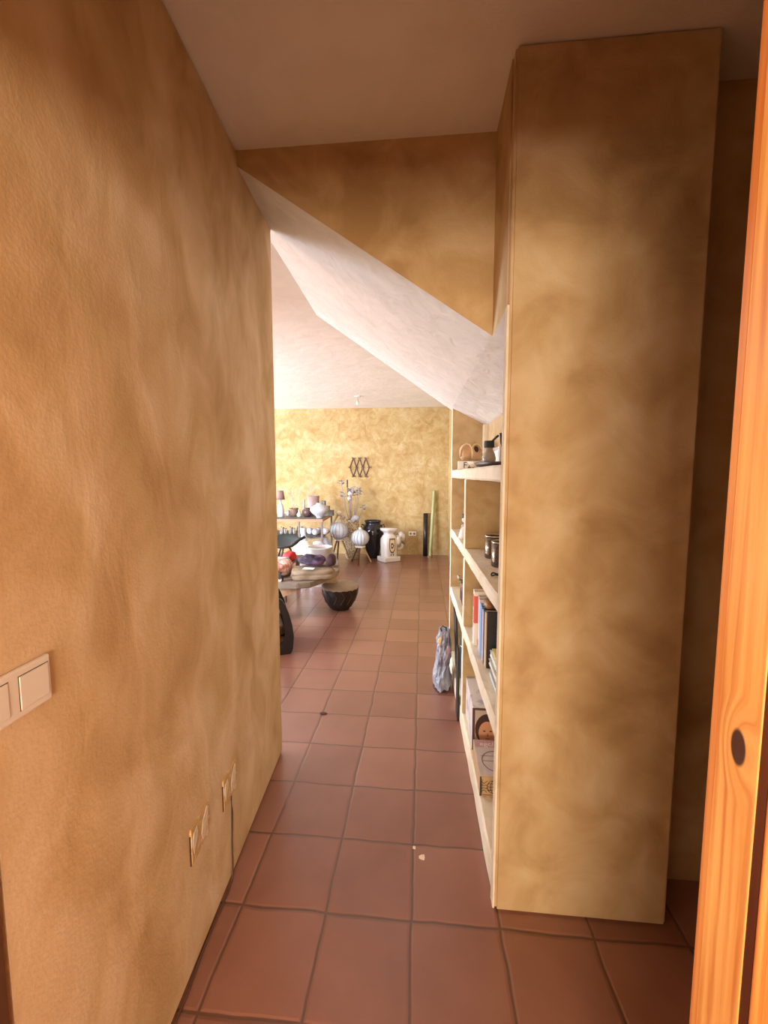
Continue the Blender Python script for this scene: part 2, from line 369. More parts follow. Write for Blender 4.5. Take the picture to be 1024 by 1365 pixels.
b = B(); box(b, .097,.109,.008,.030,.115,2.0); obj('inner_fillet', b, M['pine_dark'], mo)
b = B(); box(b, .109,.70,.011,.026,.115,2.0); obj('panel', b, M['pine'], door)
b = B(); box(b, .70,.80,.0,.036,.012,2.10,.003); obj('stile', b, M['pine'], door)
for z0,z1 in ((.012,.115),(2.0,2.10)):
    b = B(); box(b, .089,.70,.0,.036,z0,z1); obj('rail', b, M['pine'], door)
# dark frame round the doorway; the left jamb's shade is put into its colour
b = B(); box(b, -.722,-.648,.425,.534,0,2.28); struct('trim_1', b, M['dark_wood'])
b = B(); box(b, .425,.50,.545,.60,0,2.28); struct('trim_2', b, M['dark_wood'])
b = B(); box(b, -.648,.425,.43,.585,2.245,2.28); struct('trim_3', b, M['dark_wood'])

# ------------------------------------------------------------------ built-in shelves under the stair
def xf(y): return .264-.0205*(y-1.412)
shelves = thing('built_in_bookcase', 'built-in cream plaster bookcase with open bays below the sloping stair soffit', 'bookcase', (.264,1.412,0), 0)
def slab(name, y0, y1, z0, z1, m, xin=0, xb=.489, bev=.008, wob=.004):
    """masonry slab whose front follows the slightly skewed shelf line, hand-plastered edge"""
    b = B(); n = max(2,int((y1-y0)/.03)); pr = []
    ys = [y0+(y1-y0)*i/n for i in range(n+1)]
    rows = []
    for y in ys:
        w = wob*noise.noise(Vector((y*6,z0*3,1.3))); wz = wob*.7*noise.noise(Vector((y*7,z0*5,4)))
        x = xf(y)+xin+w
        rows.append([b.verts.new(v) for v in ((x+bev,y,z0+wz),(x,y,z0+bev+wz),(x,y,z1-bev+wz),(x+bev,y,z1+wz),(xb,y,z1),(xb,y,z0))])
    for i in range(n):
        for k in range(6):
            b.faces.new((rows[i][k],rows[i][(k+1)%6],rows[i+1][(k+1)%6],rows[i+1][k]))
    b.faces.new(rows[0]); b.faces.new(rows[-1][::-1])
    o = obj(name, b, m, shelves); 
    o.location = (-.264,-1.412,0); return o
slab('plinth', 1.413, 3.358, .0, .11, M['cream_edge'])
for z in (.58, 1.04, 1.50): slab('shelf', 1.413, 3.30, z, z+.06, M['cream_edge'])
def upright(name, y0, y1, z0, z1):
    b = B(); n = int((z1-z0)/.05)
    for k in range(n):
        pass
    box(b, xf((y0+y1)/2)+.002, .489, y0, y1, z0, z1, .006)
    for v in b.verts: v.co.x += .002*noise.noise(v.co*5)
    o = obj(name, b, [M['cream_edge'], M['ochre_niche']], shelves); o.location = (-.264,-1.412,0)
    for p in o.data.polygons:
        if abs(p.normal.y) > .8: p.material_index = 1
    return o
for z0,z1 in ((.11,.58),(.64,1.04),(1.10,1.50)): upright('divider', 2.405, 2.475, z0, z1)
b = B(); prism(b, [(xf(3.3)+.002,.11),(.4885,.11),(.4885,1.899),(.245,2.026),(xf(3.3)+.002,2.034)], 3.29, 3.357, 'y')
o = obj('end_upright', b, [M['cream_edge'], M['ochre_niche']], shelves); o.location = (-.264,-1.412,0)
for p in o.data.polygons:
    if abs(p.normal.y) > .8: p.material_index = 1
b = B(); box(b, .2575,.2655,1.374,1.4125,0,2.05,.002); o = obj('painted_lit_strip', b, M['cream_edge'], shelves); o.location = (-.264,-1.412,0)  # pale strip over the pier's side face, its lit tone put into the colour
b = B(); box(b, .455,.488,3.22,3.289,1.56,1.905,.004); o = obj('pilaster', b, M['cream_edge'], shelves); o.location = (-.264,-1.412,0)
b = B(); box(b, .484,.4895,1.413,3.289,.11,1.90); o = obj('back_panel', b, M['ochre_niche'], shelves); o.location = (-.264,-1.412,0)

# ------------------------------------------------------------------ passage details
WA = math.atan2(-.110, 1.601)   # heading of the left wall
WU = Vector((-.0686,.9976,0)); WN = Vector((.9976,.0686,0))
def wall_pt(y, out=0): return Vector((-.651-.0687*(y-.533), y, 0)) + WN*out
def on_wall(y, z):   # frame: local x along the wall (away from camera), local y up, local z out of the wall
    p = wall_pt(y); m = Matrix(((WU.x,0,WN.x,p.x),(WU.y,0,WN.y,p.y),(0,1,0,z),(0,0,0,1))); return m
sw = thing('light_switch', 'cream double plate light switch on the left passage wall', 'light switch'); sw.matrix_world = on_wall(.575, 1.171)
b = B(); box(b, -.076,.078,-.041,.041,-.001,.009,.004,3); pl = obj('plate', b, M['white_plastic'], sw)
for x in (.0425,-.0335):
    b = B(); box(b, x-.028,x+.028,-.028,.028,.0085,.0108,.0012); r = obj('rocker', b, M['white_plastic'], pl)
    b = B(); 
    for (x0,x1,y0,y1) in ((x-.0295,x-.0282,-.0295,.0295),(x-.0295,x+.0295,.0282,.0295)): box(b, x0,x1,y0,y1,.0082,.0093)
    obj('gap_line', b, M['dark_wood'], pl)
M['patch'] = stucco('chalky_painted_plate', (.57,.345,.14), (.60,.39,.18), (.80,.70,.58), 7, .3)
for (yc, zc, w, h, lab) in ((1.170,.400,.125,.115,'ochre painted blank socket cover low on the left wall, nearer the camera'),(1.408,.372,.125,.115,'ochre painted blank socket cover low on the left wall, with a cable below')):
    t = thing('socket_cover', lab, 'socket cover'); t.matrix_world = on_wall(yc, zc)
    b = B(); box(b, -w/2,w/2,-h/2,h/2,-.001,.006,.003); pl = obj('plate', b, M['patch'], t)
    b = B(); prism(b, [(-.055,.012),(-.046,.036),(-.028,.042),(-.022,.02),(-.034,-.002),(-.05,-.03)], .006,.0072,'z')
    prism(b, [(.0,-.01),(.012,.025),(.04,.052),(.05,.044),(.045,.01),(.028,-.028),(.008,-.035)], .006,.0072,'z')
    obj('bare_patch', b, mat('bare_white_plaster', (.78,.70,.60), .8, (.68,.55,.40), 40, bump=.2), pl)
    b = B(); box(b, -w/2-.003,-w/2,-h/2,h/2-.02,-.001,.004); obj('painted_edge_shadow', b, M['dark_wood'], pl)  # dark strip painting in the shadow along the plate's edge
b = B(); pts = [wall_pt(1.405,.006)+Vector((0,0,.325)), wall_pt(1.408,.007)+Vector((0,0,.26)), wall_pt(1.401,.006)+Vector((0,0,.15)), wall_pt(1.40,.006)+Vector((0,0,.05)), wall_pt(1.385,.008)+Vector((0,0,.008))]
pts += [wall_pt(1.385-.06*i,.007+.003*math.sin(i*1.3))+Vector((0,0,.006)) for i in range(1,14)]
tube(b, pts, .0036, 6); tag(obj('cable', b, mat('brown_cable', (.10,.045,.02), .5), smooth=True), 'thin brown cable down the left wall and along the floor edge', 'cable')
for (x,y,s,lab) in ((-.022,1.589,.008,'tiny white paint flake on the tiles, the smaller one'),(.012,1.548,.013,'small white paint flake on the tiles, nearer the camera')):
    b = B(); n = 7; prism(b, [(s*(.7+.5*random.random())*math.cos(2*PI*i/n), s*(.7+.5*random.random())*math.sin(2*PI*i/n)) for i in range(n)], 0, .0025, 'z')
    tag(obj('paint_flake', b, mat('paint_flake', (.85,.72,.6), .8), loc=(x,y,0)), lab, 'paint flake')
b = B(); prism(b, [(-.022,0),(-.008,.012),(.012,.010),(.024,.002),(.010,-.010),(-.010,-.009)], 0, .008, 'z')
tag(obj('dead_leaf', b, mat('dead_leaf', (.06,.035,.02), .8), loc=(-.62,2.50,0)), 'small dark dry leaf on the tiles near the left wall end', 'leaf')

# ------------------------------------------------------------------ things on the top shelf (z 1.56)
ZT = 1.562
BLK = M['black_matt']
t = thing('white_carton', 'white carton with dark print on the top shelf, below a tan bag', 'box', (.312,2.90,ZT), math.radians(-4))
M['card_white'] = mat('white_card', (.80,.75,.68), .6)
b = B(); box(b, -.072,.072,-.06,.06,0,.055,.003); ct = obj('carton', b, M['card_white'], t)
textmesh('printed_lettering', 'F2D', .058, BLK, ct, (.012,-.0606,.008), (PI/2,0,0))
t = thing('tan_leather_bag', 'tan leather bag with a dark opening sitting on the white carton', 'bag', (.328,2.92,ZT+.0555))
M['tan_leather'] = mat('tan_leather', (.36,.19,.08), .5, (.52,.32,.16), 25, bump=.2)
b = B(); lump(b, (0,0,0), .078,.06,.072, 2.4, .10, 14, 3); bd = obj('bag_body', b, M['tan_leather'], t, smooth=True)
b = B(); tube(b, [(-.074,-.03,.03),(-.072,-.036,.07),(-.058,-.04,.10),(-.036,-.044,.115),(-.014,-.05,.108),(.0,-.056,.085),(.004,-.062,.05),(.002,-.064,.02)], .006, 8); tube(b, [(.002,-.055,.09),(.016,-.05,.108),(.036,-.045,.113),(.056,-.04,.10),(.07,-.034,.07)], .005, 8); obj('strap', b, mat('pale_strap', (.66,.50,.30), .5), t, smooth=True)
b = B(); ball(b, (.028,-.05,.075), .022, .8,.6,1.1); obj('opening', b, mat('dark_lining', (.03,.012,.008), .8), bd, smooth=True)
t = thing('pale_shell_bowl', 'pale ribbed scoop bowl on the top shelf beside the white carton', 'bowl', (.350,2.57,ZT))
b = B(); lathe(b, [(.012,.0),(.03,.002),(.06,.018),(.078,.042),(.074,.043),(.055,.022),(.02,.010)], n=32, flute=.08, nf=14); obj('bowl', b, mat('pale_shell', (.58,.46,.34), .5, (.72,.60,.47), 20), t, smooth=True)
t = thing('brown_tray', 'dark brown shallow tray on the top shelf below the glass jar', 'tray', (.36,2.14,ZT), math.radians(2))
b = B(); lathe(b, [(.06,0),(.085,.004),(.10,.022),(.095,.024),(.08,.010),(.02,.008)], n=32)
for v in b.verts: v.co.y *= 1.9
obj('tray', b, mat('dark_brown_tray', (.05,.03,.02), .45, (.09,.055,.035), 12), t, smooth=True)
t = thing('glass_jar', 'smoky jar with a black lid standing on the top shelf', 'jar', (.355,2.30,ZT+.022))
b = B(); lathe(b, [(.024,0),(.034,.006),(.036,.03),(.029,.055),(.021,.072),(.020,.088)], n=28); obj('jar_body', b, mat('smoky_jar', (.26,.21,.17), .12, (.42,.36,.30), 10, coat=.5), t, smooth=True)
b = B(); lathe(b, [(.025,.086),(.027,.088),(.027,.118),(.024,.122)], n=28); ld = obj('lid', b, BLK, t, smooth=False)
b = B(); tube(b, [(.012,-.015,.118),(.026,-.045,.135),(.033,-.07,.142)], .006, 8); obj('lid_handle', b, BLK, ld, smooth=True)
t = thing('white_photo_frame', 'white framed panel leaning at the back of the top shelf behind the jar', 'picture frame', (.468,2.80,ZT), 0)
b = B(); box(b, -.008,.008,-.20,.20,0,.135,.002); fr = obj('frame', b, M['white_ceramic'], t)
b = B(); box(b, -.0095,-.008,-.17,.17,.02,.115); obj('white_mount', b, mat('white_mount', (.9,.9,.88), .3), fr)
t = thing('black_twig_branch', 'dark twig poking out near the pier at the top shelf end', 'twig', (.33,1.75,ZT+.006))
b = B(); tube(b, [(0,0,0),(.0,.03,.05),(-.008,.03,.09),(-.012,.01,.125)], [.005,.004,.004,.006], 7); tube(b, [(.0,.03,.05),(.02,.07,.085),(.02,.10,.12)], .003, 6); obj('twig', b, BLK, t, smooth=True)

# ------------------------------------------------------------------ second shelf (z 1.10)
ZS = 1.102
def canister(loc, r, h, lab):
    t = thing('metal_canister', lab, 'canister', loc, group='dark canisters on the shelf')
    b = B(); lathe(b, [(r*.96,0),(r,.004),(r,h),(r*.93,h),(r*.93,.006),(.001,.006)], n=36, cap=False); lathe(b, [(.001,0),(r*.96,0)], n=36, cap=False)
    obj('canister_body', b, mat('dark_brushed_steel', (.13,.105,.085), .22, (.20,.165,.135), 60, metal=.85, stretch=(.2,.2,1)), t, smooth=True)
    b = B(); tube(b, [(r*math.cos(2*PI*i/36),r*math.sin(2*PI*i/36),h) for i in range(37)], .0025, 6); obj('rim', b, mat('bright_rim', (.75,.70,.62), .2, metal=.7), t, smooth=True)
canister((.372,2.16,ZS), .050, .112, 'dark steel canister on the second shelf, the further of the two')
canister((.378,1.965,ZS), .054, .112, 'dark steel canister on the second shelf, the one nearer the pier')
b = B(); tube(b, [(.03*math.cos(a*.3),.022*math.sin(a*.3),.005+.004*math.sin(a)) for a in range(18)], .0035, 6)
tag(obj('wire_loop', b, BLK, loc=(.322,1.76,ZS), smooth=True), 'small black wire loop lying on the second shelf near the pier', 'wire')
t = thing('figurine', 'small pale figurine with dark hair on the second shelf beyond the divider', 'figurine', (.285,2.80,ZS))
SK = mat('porcelain_pink', (.76,.58,.50), .4)
b = B(); lathe(b, [(.04,0),(.042,.012),(.034,.05),(.022,.085),(.018,.10),(.012,.108)], n=20); rb = obj('robe', b, mat('pink_white_robe', (.78,.62,.58), .5, (.05,.03,.05), 22, lo=.52, hi=.58), t, smooth=True)
b = B(); ball(b, (0,0,.125), .021); hd = obj('head', b, SK, t, smooth=True)
b = B(); ball(b, (.002,.004,.148), .024, 1,1,.95); obj('hair', b, mat('dark_hair', (.03,.008,.008), .5), hd, smooth=True)

# ------------------------------------------------------------------ third shelf (z .64): books
ZB = .642
def book(y0, th, x, h, c, lab, depth=.17, c2=None, name='book', cat='book', tiltx=0):
    t = thing(name, lab, cat, (x, y0, ZB), 0, group='books upright on the third shelf')
    m = mat('book_cover', c, .45, c2, 10, lo=.45, hi=.55) if c2 else mat('book_cover', c, .45)
    d = min(depth, .478-x)
    b = B(); box(b, 0,.004,-th,0,0,h,.001); box(b, .004,d,-th,-th+.003,0,h); box(b, .004,d,-.003,0,0,h); cv = obj('cover', b, m, t)
    b = B(); box(b, .004,d-.005,-th+.003,-.003,.004,h-.005); obj('pages', b, mat('paper_pages', (.78,.70,.58), .8), t)
    return t
y = 2.185
specs = [(.055,.272,.285,(.78,.73,.68),'tall white book with a red top, furthest upright book',None),
 (.040,.290,.270,(.60,.56,.50),'grey-white upright book beside the tall white and red book',None),
 (.034,.288,.265,(.62,.60,.72),'pale lilac upright book between grey and bright blue books',None),
 (.040,.290,.250,(.20,.48,.80),'light blue upright book on the third shelf',None),
 (.034,.290,.250,(.05,.20,.50),'darker blue upright book beside the light blue one',None),
 (.030,.290,.245,(.62,.55,.68),'thin lilac-grey upright book beside the darker blue one',None),
 (.036,.292,.255,(.02,.014,.018),'black upright book beside the thin lilac-grey one',None),
 (.018,.292,.255,(.76,.62,.46),'thin cream upright book between two black ones',None),
 (.014,.298,.262,(.014,.012,.013),'slim black upright book nearest the pier',None)]
for i,(th,x,h,c,lab,c2) in enumerate(specs):
    t = book(y, th, x, h, c, lab); cv = t.children[0]
    if i == 0:
        b = B(); box(b, -.0012,0,-th+.02,-.0,.20,.262); box(b, -.0012,.03,-th-.0012,-th+.02,.12,.262); obj('red_spine_label', b, mat('red_label', (.62,.10,.08), .5), cv)
        b = B(); 
        for k in range(6): box(b, -.0012,0,-th+.016,-.016,.10+k*.014,.108+k*.014)
        obj('red_spine_lettering', b, mat('red_letters', (.75,.30,.24), .5), cv)
    if i == 1:
        b = B(); box(b, -.0012,0,-th+.012,-.004,.012,.04); obj('brown_spine_mark', b, mat('brown_mark', (.30,.11,.05), .5), cv)
    y -= th+.001
t = thing('wooden_carving', 'small round wooden carving lying on top of the blue books', 'carving', (.32,1.985,ZB+.252))
b = B(); lump(b, (0,0,0), .022,.045,.020, 2.2, .06, 20, 4); obj('carving', b, mat('carved_wood', (.40,.20,.07), .45, (.18,.08,.03), 30), t, smooth=True)
zs = ZB
for i,(dep,th,c,lab,off) in enumerate([(.30,.026,(.55,.60,.60),'grey-blue magazine, lowest of the flat stack by the pier',0),(.30,.022,(.34,.30,.34),'dark grey book, second from the bottom of the flat stack',.004),(.31,.022,(.80,.76,.66),'cream book, third from the bottom of the flat stack',.0),
      (.29,.018,(.18,.32,.22),'dark green book, fourth from the bottom of the flat stack',.006),(.30,.024,(.80,.82,.80),'white magazine near the top of the flat stack',.002),(.28,.014,(.78,.68,.25),'thin yellow booklet, topmost of the flat stack by the pier',.008)]):
    t = thing('flat_book', lab, 'book', (.300+off,1.515,zs), 0, group='flat stack by the pier')
    b = B(); box(b, 0,.10,0,dep,0,.002); box(b, 0,.10,0,dep,th-.002,th); box(b, .098,.10,0,dep,.002,th-.002); obj('cover', b, mat('flat_cover', c, .45), t)
    b = B(); box(b, .003,.098,.003,dep-.003,.002,th-.002); obj('pages', b, mat('flat_pages', tuple(min(1,v*.6+.32) for v in c), .8), t)
    zs += th+.0005
t = thing('white_bottle', 'white plastic bottle with a grey label standing on the flat book stack', 'bottle', (.348,1.72,zs), 0)
b = B(); lathe(b, [(.024,0),(.028,.004),(.029,.012),(.029,.085),(.02,.10),(.012,.106),(.012,.118)], n=24)
obj('bottle_body', b, mat('white_bottle', (.82,.80,.78), .3), t, smooth=True)
b = B(); lathe(b, [(.0294,.02),(.0294,.06)], n=24, cap=False); obj('label_band', b, mat('grey_band', (.30,.30,.33), .5), t, smooth=True)
# far bay of the third shelf
t = thing('red_black_box', 'dark red box with a black front on the third shelf, far bay', 'box', (.275,2.80,ZB))
b = B(); box(b, 0,.12,0,.16,0,.13,.003); obj('box_body', b, mat('dark_red_card', (.22,.06,.06), .5), t)
b = B(); box(b, -.0015,0,.012,.148,.012,.085); obj('black_front_panel', b, BLK, t)
t = thing('folded_magazine', 'curled glossy magazine lying on the dark red box', 'magazine', (.262,2.79,ZB+.131))
b = B(); prism(b, [(0,.0),(.11,.0),(.12,.012),(.06,.018),(.0,.034),(-.008,.028)], 0,.20,'y'); obj('magazine', b, mat('glossy_magazine', (.55,.48,.46), .2, (.08,.06,.07), 18, lo=.48, hi=.52), t)

# ------------------------------------------------------------------ bottom bay (z .11)
ZP = .113
CARD = mat('brown_cardboard', (.50,.33,.17), .8, (.56,.38,.21), 15)
GREY = mat('grey_printed_card', (.52,.45,.43), .6, (.58,.51,.49), 12)
INK = mat('brown_black_ink', (.05,.03,.02), .7)
t = thing('globe_carton', 'cardboard box with a line globe printed on its end, bottom shelf', 'box', (.262,1.755,ZP))
b = B(); box(b, 0,.205,0,.25,0,.094,.002); ct = obj('carton', b, CARD, t)
b = B(); box(b, .0,.205,0,.25,.0945,.0985,.001); ld = obj('lid', b, GREY, t)
b = B()
def flat_line(b, pts, w=.0016):
    for (p,q) in zip(pts, pts[1:]):
        p = Vector(p); q = Vector(q); d = (q-p).normalized(); n_ = Vector((-d.y,d.x))*w*.75; d *= w*.4
        f = b.faces.new([b.verts.new((v.x,-.0009,v.y)) for v in (p+n_-d,q+n_+d,q-n_+d,p-n_-d)])
cx, cz, R = .062,.046,.030
flat_line(b, [(cx+R*math.cos(i*PI/16),cz+R*math.sin(i*PI/16)) for i in range(33)])
flat_line(b, [(cx,cz-R),(cx,cz+R)]); flat_line(b, [(cx-R,cz),(cx+R,cz)])
for dz in (-.015,.015): flat_line(b, [(cx-.026,cz+dz),(cx+.026,cz+dz)])
for s in (-1,1): flat_line(b, [(cx+s*.015*math.cos(i*PI/12-PI/2),cz+R*math.sin(i*PI/12-PI/2)) for i in range(13)])
for k in (-.024,-.008,.008,.024): flat_line(b, [(.004,cz+k*1.1),(.018,cz+k*.6),(.032,cz+k*1.1)])
flat_line(b, [(.004,.004),(.004,.09)], .005); flat_line(b, [(.010,.012),(.010,.08)])
flat_line(b, [(.004,.008),(.2,.008)])
obj('globe_print', b, INK, ct)
b = B()
def flat_top(b, pts, w, z=.0992):
    for (p,q) in zip(pts, pts[1:]):
        p = Vector(p); q = Vector(q); d = (q-p).normalized(); n_ = Vector((-d.y,d.x))*w/2
        b.faces.new([b.verts.new((v.x,v.y,z)) for v in (p+n_,q+n_,q-n_,p-n_)])
flat_top(b, [(.085+.062*math.cos(a*PI/14),.095+.07*math.sin(a*PI/14)) for a in range(4,26)], .004)
flat_top(b, [(.025,.095),(.15,.095)], .003); flat_top(b, [(.02,.13),(.15,.13)],.003)
obj('ring_print', b, mat('grey_ink', (.16,.13,.14), .7), ld)
b = B(); b.faces.new([b.verts.new(v) for v in ((.004,.195,.0991),(.2,.195,.0991),(.2,.247,.0991),(.004,.247,.0991))]); obj('pink_band', b, mat('dusty_pink_print', (.50,.30,.29), .6), ld)
textmesh('printed_lettering', 'egc/o', .042, mat('pale_letters', (.86,.70,.70), .6), ld, (.072,.203,.0993), (0,0,0), .0002)

t = thing('portrait_carton', 'box printed with a face, behind the globe carton on the bottom shelf', 'box', (.266,2.07,ZP))
b = B(); box(b, 0,.205,0,.33,0,.225,.003); obj('carton', b, mat('pale_printed_card', (.70,.66,.64), .5, (.45,.44,.48), 14, lo=.5, hi=.58), t)
b = B(); box(b, -.001,.205,-.0015,0,.0,.225); obj('front_border', b, mat('dark_brown_print', (.09,.035,.025), .5), t)
b = B(); box(b, .012,.205,-.0025,-.0015,.02,.215); fp = obj('front_print', b, mat('grey_mauve_print', (.50,.43,.40), .5), t)
def disc(b, cx, cz, rx, rz, y, n=24, mi=0, a0=0, a1=2*PI):
    f = b.faces.new([b.verts.new((cx+rx*math.cos(a0+(a1-a0)*i/n),y,cz+rz*math.sin(a0+(a1-a0)*i/n))) for i in range(n)]); f.material_index = mi
b = B()
SKM = mat('printed_skin', (.62,.33,.20), .5); HAIR = mat('printed_hair', (.05,.018,.015), .5); SKD = mat('printed_lips', (.42,.13,.10), .5)
disc(b, .075,.115,.062,.082,-.0027,mi=1); disc(b, .074,.095,.043,.062,-.0030,mi=0); disc(b, .06,.105,.007,.0035,-.0033,mi=1); disc(b, .092,.105,.007,.0035,-.0033,mi=1)
disc(b, .077,.065,.012,.0045,-.0033,mi=2); disc(b, .077,.085,.004,.010,-.0033,mi=2); disc(b, .09,.185,.020,.018,-.0030,mi=1)
b.faces.new([b.verts.new(v) for v in ((.022,-.0029,.022),(.14,-.0029,.022),(.11,-.0029,.045),(.05,-.0029,.045))]).material_index = 1
obj('face_print', b, [SKM,HAIR,SKD], fp)
t = thing('grey_flap_carton', 'grey open-flap carton behind the printed face box, bottom shelf', 'box', (.262,2.49-.075,ZP))
t.location = (.266,2.4755+.004,ZP)
b = B(); box(b, 0,.205,0,.20,0,.24,.002); obj('carton', b, mat('grey_carton', (.36,.31,.29), .8, (.42,.37,.34), 10), t)
b = B(); box(b, -.0015,0,.0,.20,0,.24); obj('white_side', b, mat('white_printed_side', (.76,.77,.80), .5, (.30,.32,.38), 16, lo=.55, hi=.62), t)
b = B(); prism(b, [(0,.241),(.10,.262),(.10,.265),(0,.244)], .004,.196,'y'); obj('flap', b, mat('grey_flap', (.38,.34,.31), .8), t)
t.location.y = 2.4785
b = B(); box(b, 0,.012,0,.115,0,.445,.002); 
bb = obj('black_board', b, BLK, loc=(.226,2.50,0)); tag(bb, 'tall black board standing upright on the floor against the bookcase front', 'board')
t = thing('black_pouch', 'black pouch stuffed on the bottom shelf behind the black board', 'pouch', (.36,2.80,ZP))
b = B(); lump(b, (0,0,0), .095,.10,.21, 3, .10, 9, 6); obj('pouch', b, mat('black_fabric', (.02,.018,.02), .8, bump=.3, bscale=60), t, smooth=True)
b = B(); tube(b, [(-.097,-.05,.27),(-.06,-.105,.25),(.0,-.108,.21)], .0025, 6); obj('white_piping', b, M['card_white'], t)
# grey carrier bag and black folder in front of the far bay
t = thing('carrier_bag', 'grey printed plastic carrier bag slumped on the floor before the bookcase', 'bag', (.150,2.93,0))
BAG = mat('grey_blue_plastic', (.20,.22,.28), .45, (.34,.35,.42), 12)
def bagmesh():
    b = B(); n, rows = 36, 22; rings = []
    for k in range(rows+1):
        s = k/rows; z = .012+.40*s
        w = .058*(1-.22*s)+.006*math.sin(s*11); d = .10*(1-.30*s)
        ring = []
        for i in range(n):
            a = 2*PI*i/n; q = noise.noise(Vector((math.cos(a)*2.2, math.sin(a)*2.2, s*5)))+.6*noise.noise(Vector((math.cos(a)*5, math.sin(a)*5, s*9+4)))
            r = 1+.34*q
            ring.append(b.verts.new((w*r*math.cos(a)+.018*s, d*r*math.sin(a)+.03*s, z)))
        rings.append(ring)
    for k in range(rows):
        for i in range(n):
            f = b.faces.new((rings[k][i],rings[k][(i+1)%n],rings[k+1][(i+1)%n],rings[k+1][i]))
            s = k/rows; h = noise.noise(Vector((i*.35,k*.45,2)))
            f.material_index = 0
            if .38 < s < .95 and h > .12: f.material_index = 1
            if .74 < s < .90 and 19 < i < 24 and h < .12: f.material_index = 2
            if .40 < s < .74 and 28 < i < 31: f.material_index = 3
    b.faces.new(rings[0][::-1]); b.faces.new(rings[-1])
    return b
obj('bag_body', bagmesh(), [BAG, mat('violet_print', (.16,.13,.20), .4), mat('orange_print', (.75,.42,.08), .4), mat('pink_print', (.60,.36,.44), .4)], t)
b = B(); lathe(b, [(.058,0),(.062,.006),(.060,.012)], n=24)
for v in b.verts: v.co.y *= 1.5
obj('bag_base', b, BLK, t, smooth=True)
b = B(); tube(b, [(.0,.0,.40),(-.012,-.01,.435),(.0,-.02,.455),(.028,-.01,.44),(.03,.01,.41)], .005, 8); obj('handle', b, mat('dark_handle', (.06,.05,.06), .5), t, smooth=True)
t = thing('black_folder', 'black folder leaning against the far bay behind the carrier bag', 'folder', (.247,2.84,.113))
b = B(); prism(b, [(0,0),(.010,0),(.010-.018,.43),(-.018,.43)], 0,.24,'y'); obj('folder', b, BLK, t)
t.location = (.256,2.84,.114)

# ------------------------------------------------------------------ the far room
# pine-coloured accordion rack
t = thing('accordion_peg_rack', 'brown wooden accordion peg rack on the yellow far wall', 'coat rack', (-1.198,7.915,1.668))
RW = mat('red_brown_wood', (.085,.028,.015), .5, (.13,.045,.024), 20)
xs = [-.12,0.,.12]; zt, zb = .172,-.172
cols = [-.185,-.06,.06,.185]
def slat(p, q, y): 
    b = B(); tube(b, [(p[0],y,p[1]),(q[0],y,q[1])], .0095, 6); return b
n = 0
for i,x in enumerate(xs):
    for s in (0,1):
        obj('slat', slat((x,zt),(cols[i+s],0), -.004 if s else .004), RW, t)
        obj('slat', slat((cols[i+s],0),(x,zb), .004 if s else -.004), RW, t)
for x in xs:
    for z in (zt,zb):
        b = B(); tube(b, [(x,.012,z),(x,-.03,z),(x,-.055,z)], [.012,.012,.018], 8); obj('peg', b, RW, t)
for x in cols:
    b = B(); tube(b, [(x,.012,0),(x,-.03,0),(x,-.055,0)], [.012,.012,.018], 8); obj('peg', b, RW, t)
# double wall socket
t = thing('wall_socket', 'white double wall socket low on the yellow far wall', 'wall socket', (-.181,7.928,.408))
b = B(); box(b, -.072,.072,-.011,.004,-.042,.042,.004); pl = obj('plate', b, M['white_plastic'], t)
for x in (-.034,.034):
    b = B(); lathe(b, [(.021,0),(.021,.002)], n=20); bmesh.ops.rotate(b, verts=b.verts, cent=(0,0,0), matrix=Matrix.Rotation(PI/2,3,'X')); obj('outlet', b, mat('dark_outlet', (.16,.14,.13), .5), pl, loc=(x,-.011,0))
# poles leaning on the far wall
t = thing('black_tube', 'short black cardboard tube leaning on the far wall', 'tube', (.062,7.815,0))
b = B(); tube(b, [(0,0,.0),(.004,.062,.80)], .042, 18); obj('tube', b, M['black'], t, smooth=True)
b = B(); tube(b, [(.004,.0622,.80),(.004,.0626,.806)], .043, 18); obj('end_cap', b, BLK, t)
t = thing('green_bamboo_pole', 'tall pale green bamboo pole leaning on the far wall near the corner', 'pole', (.150,7.72,0))
b = B(); z = 0; pts = []; rs = []
for k in range(7):
    for (dz,r) in ((.0,.034),(.02,.030),(.15,.030),(.17,.034)):
        s = (k*.178+dz)/1.246; pts.append((.075*s, .155*s, 1.24*s)); rs.append(r)
tube(b, pts, rs, 14); obj('bamboo', b, mat('pale_green_bamboo', (.25,.27,.10), .4, (.42,.42,.20), 6, stretch=(1,1,.2)), t, smooth=True)
b = B(); lathe(b, [(.055,0),(.057,.006),(.05,.02),(.036,.028)], n=20); obj('foot', b, M['brown_wood'], t, smooth=True)
# black urn
t = thing('black_urn', 'tall glossy black ceramic urn behind the white elephant stool', 'urn', (-.905,7.60,0))
b = B(); lathe(b, [(.10,0),(.115,.01),(.125,.08),(.16,.25),(.195,.42),(.20,.50),(.18,.58),(.145,.625),(.14,.65),(.155,.672),(.158,.69),(.15,.69),(.135,.66),(.13,.60)], n=44, cap=False); lathe(b, [(.001,0),(.10,0)], n=44, cap=False); lathe(b, [(.001,.60),(.13,.60)], n=44, cap=False)
ub = obj('urn_body', b, mat('blue_black_glaze', (.008,.009,.018), .16, coat=.3), t, smooth=True)
for s in (-1,1):
    b = B(); tube(b, [(s*.165,0,.60),(s*.205,0,.615),(s*.215,0,.57),(s*.192,0,.53)], .012, 8); obj('lug_handle', b, mat('glaze_lug', (.008,.009,.018), .16), ub, smooth=True)
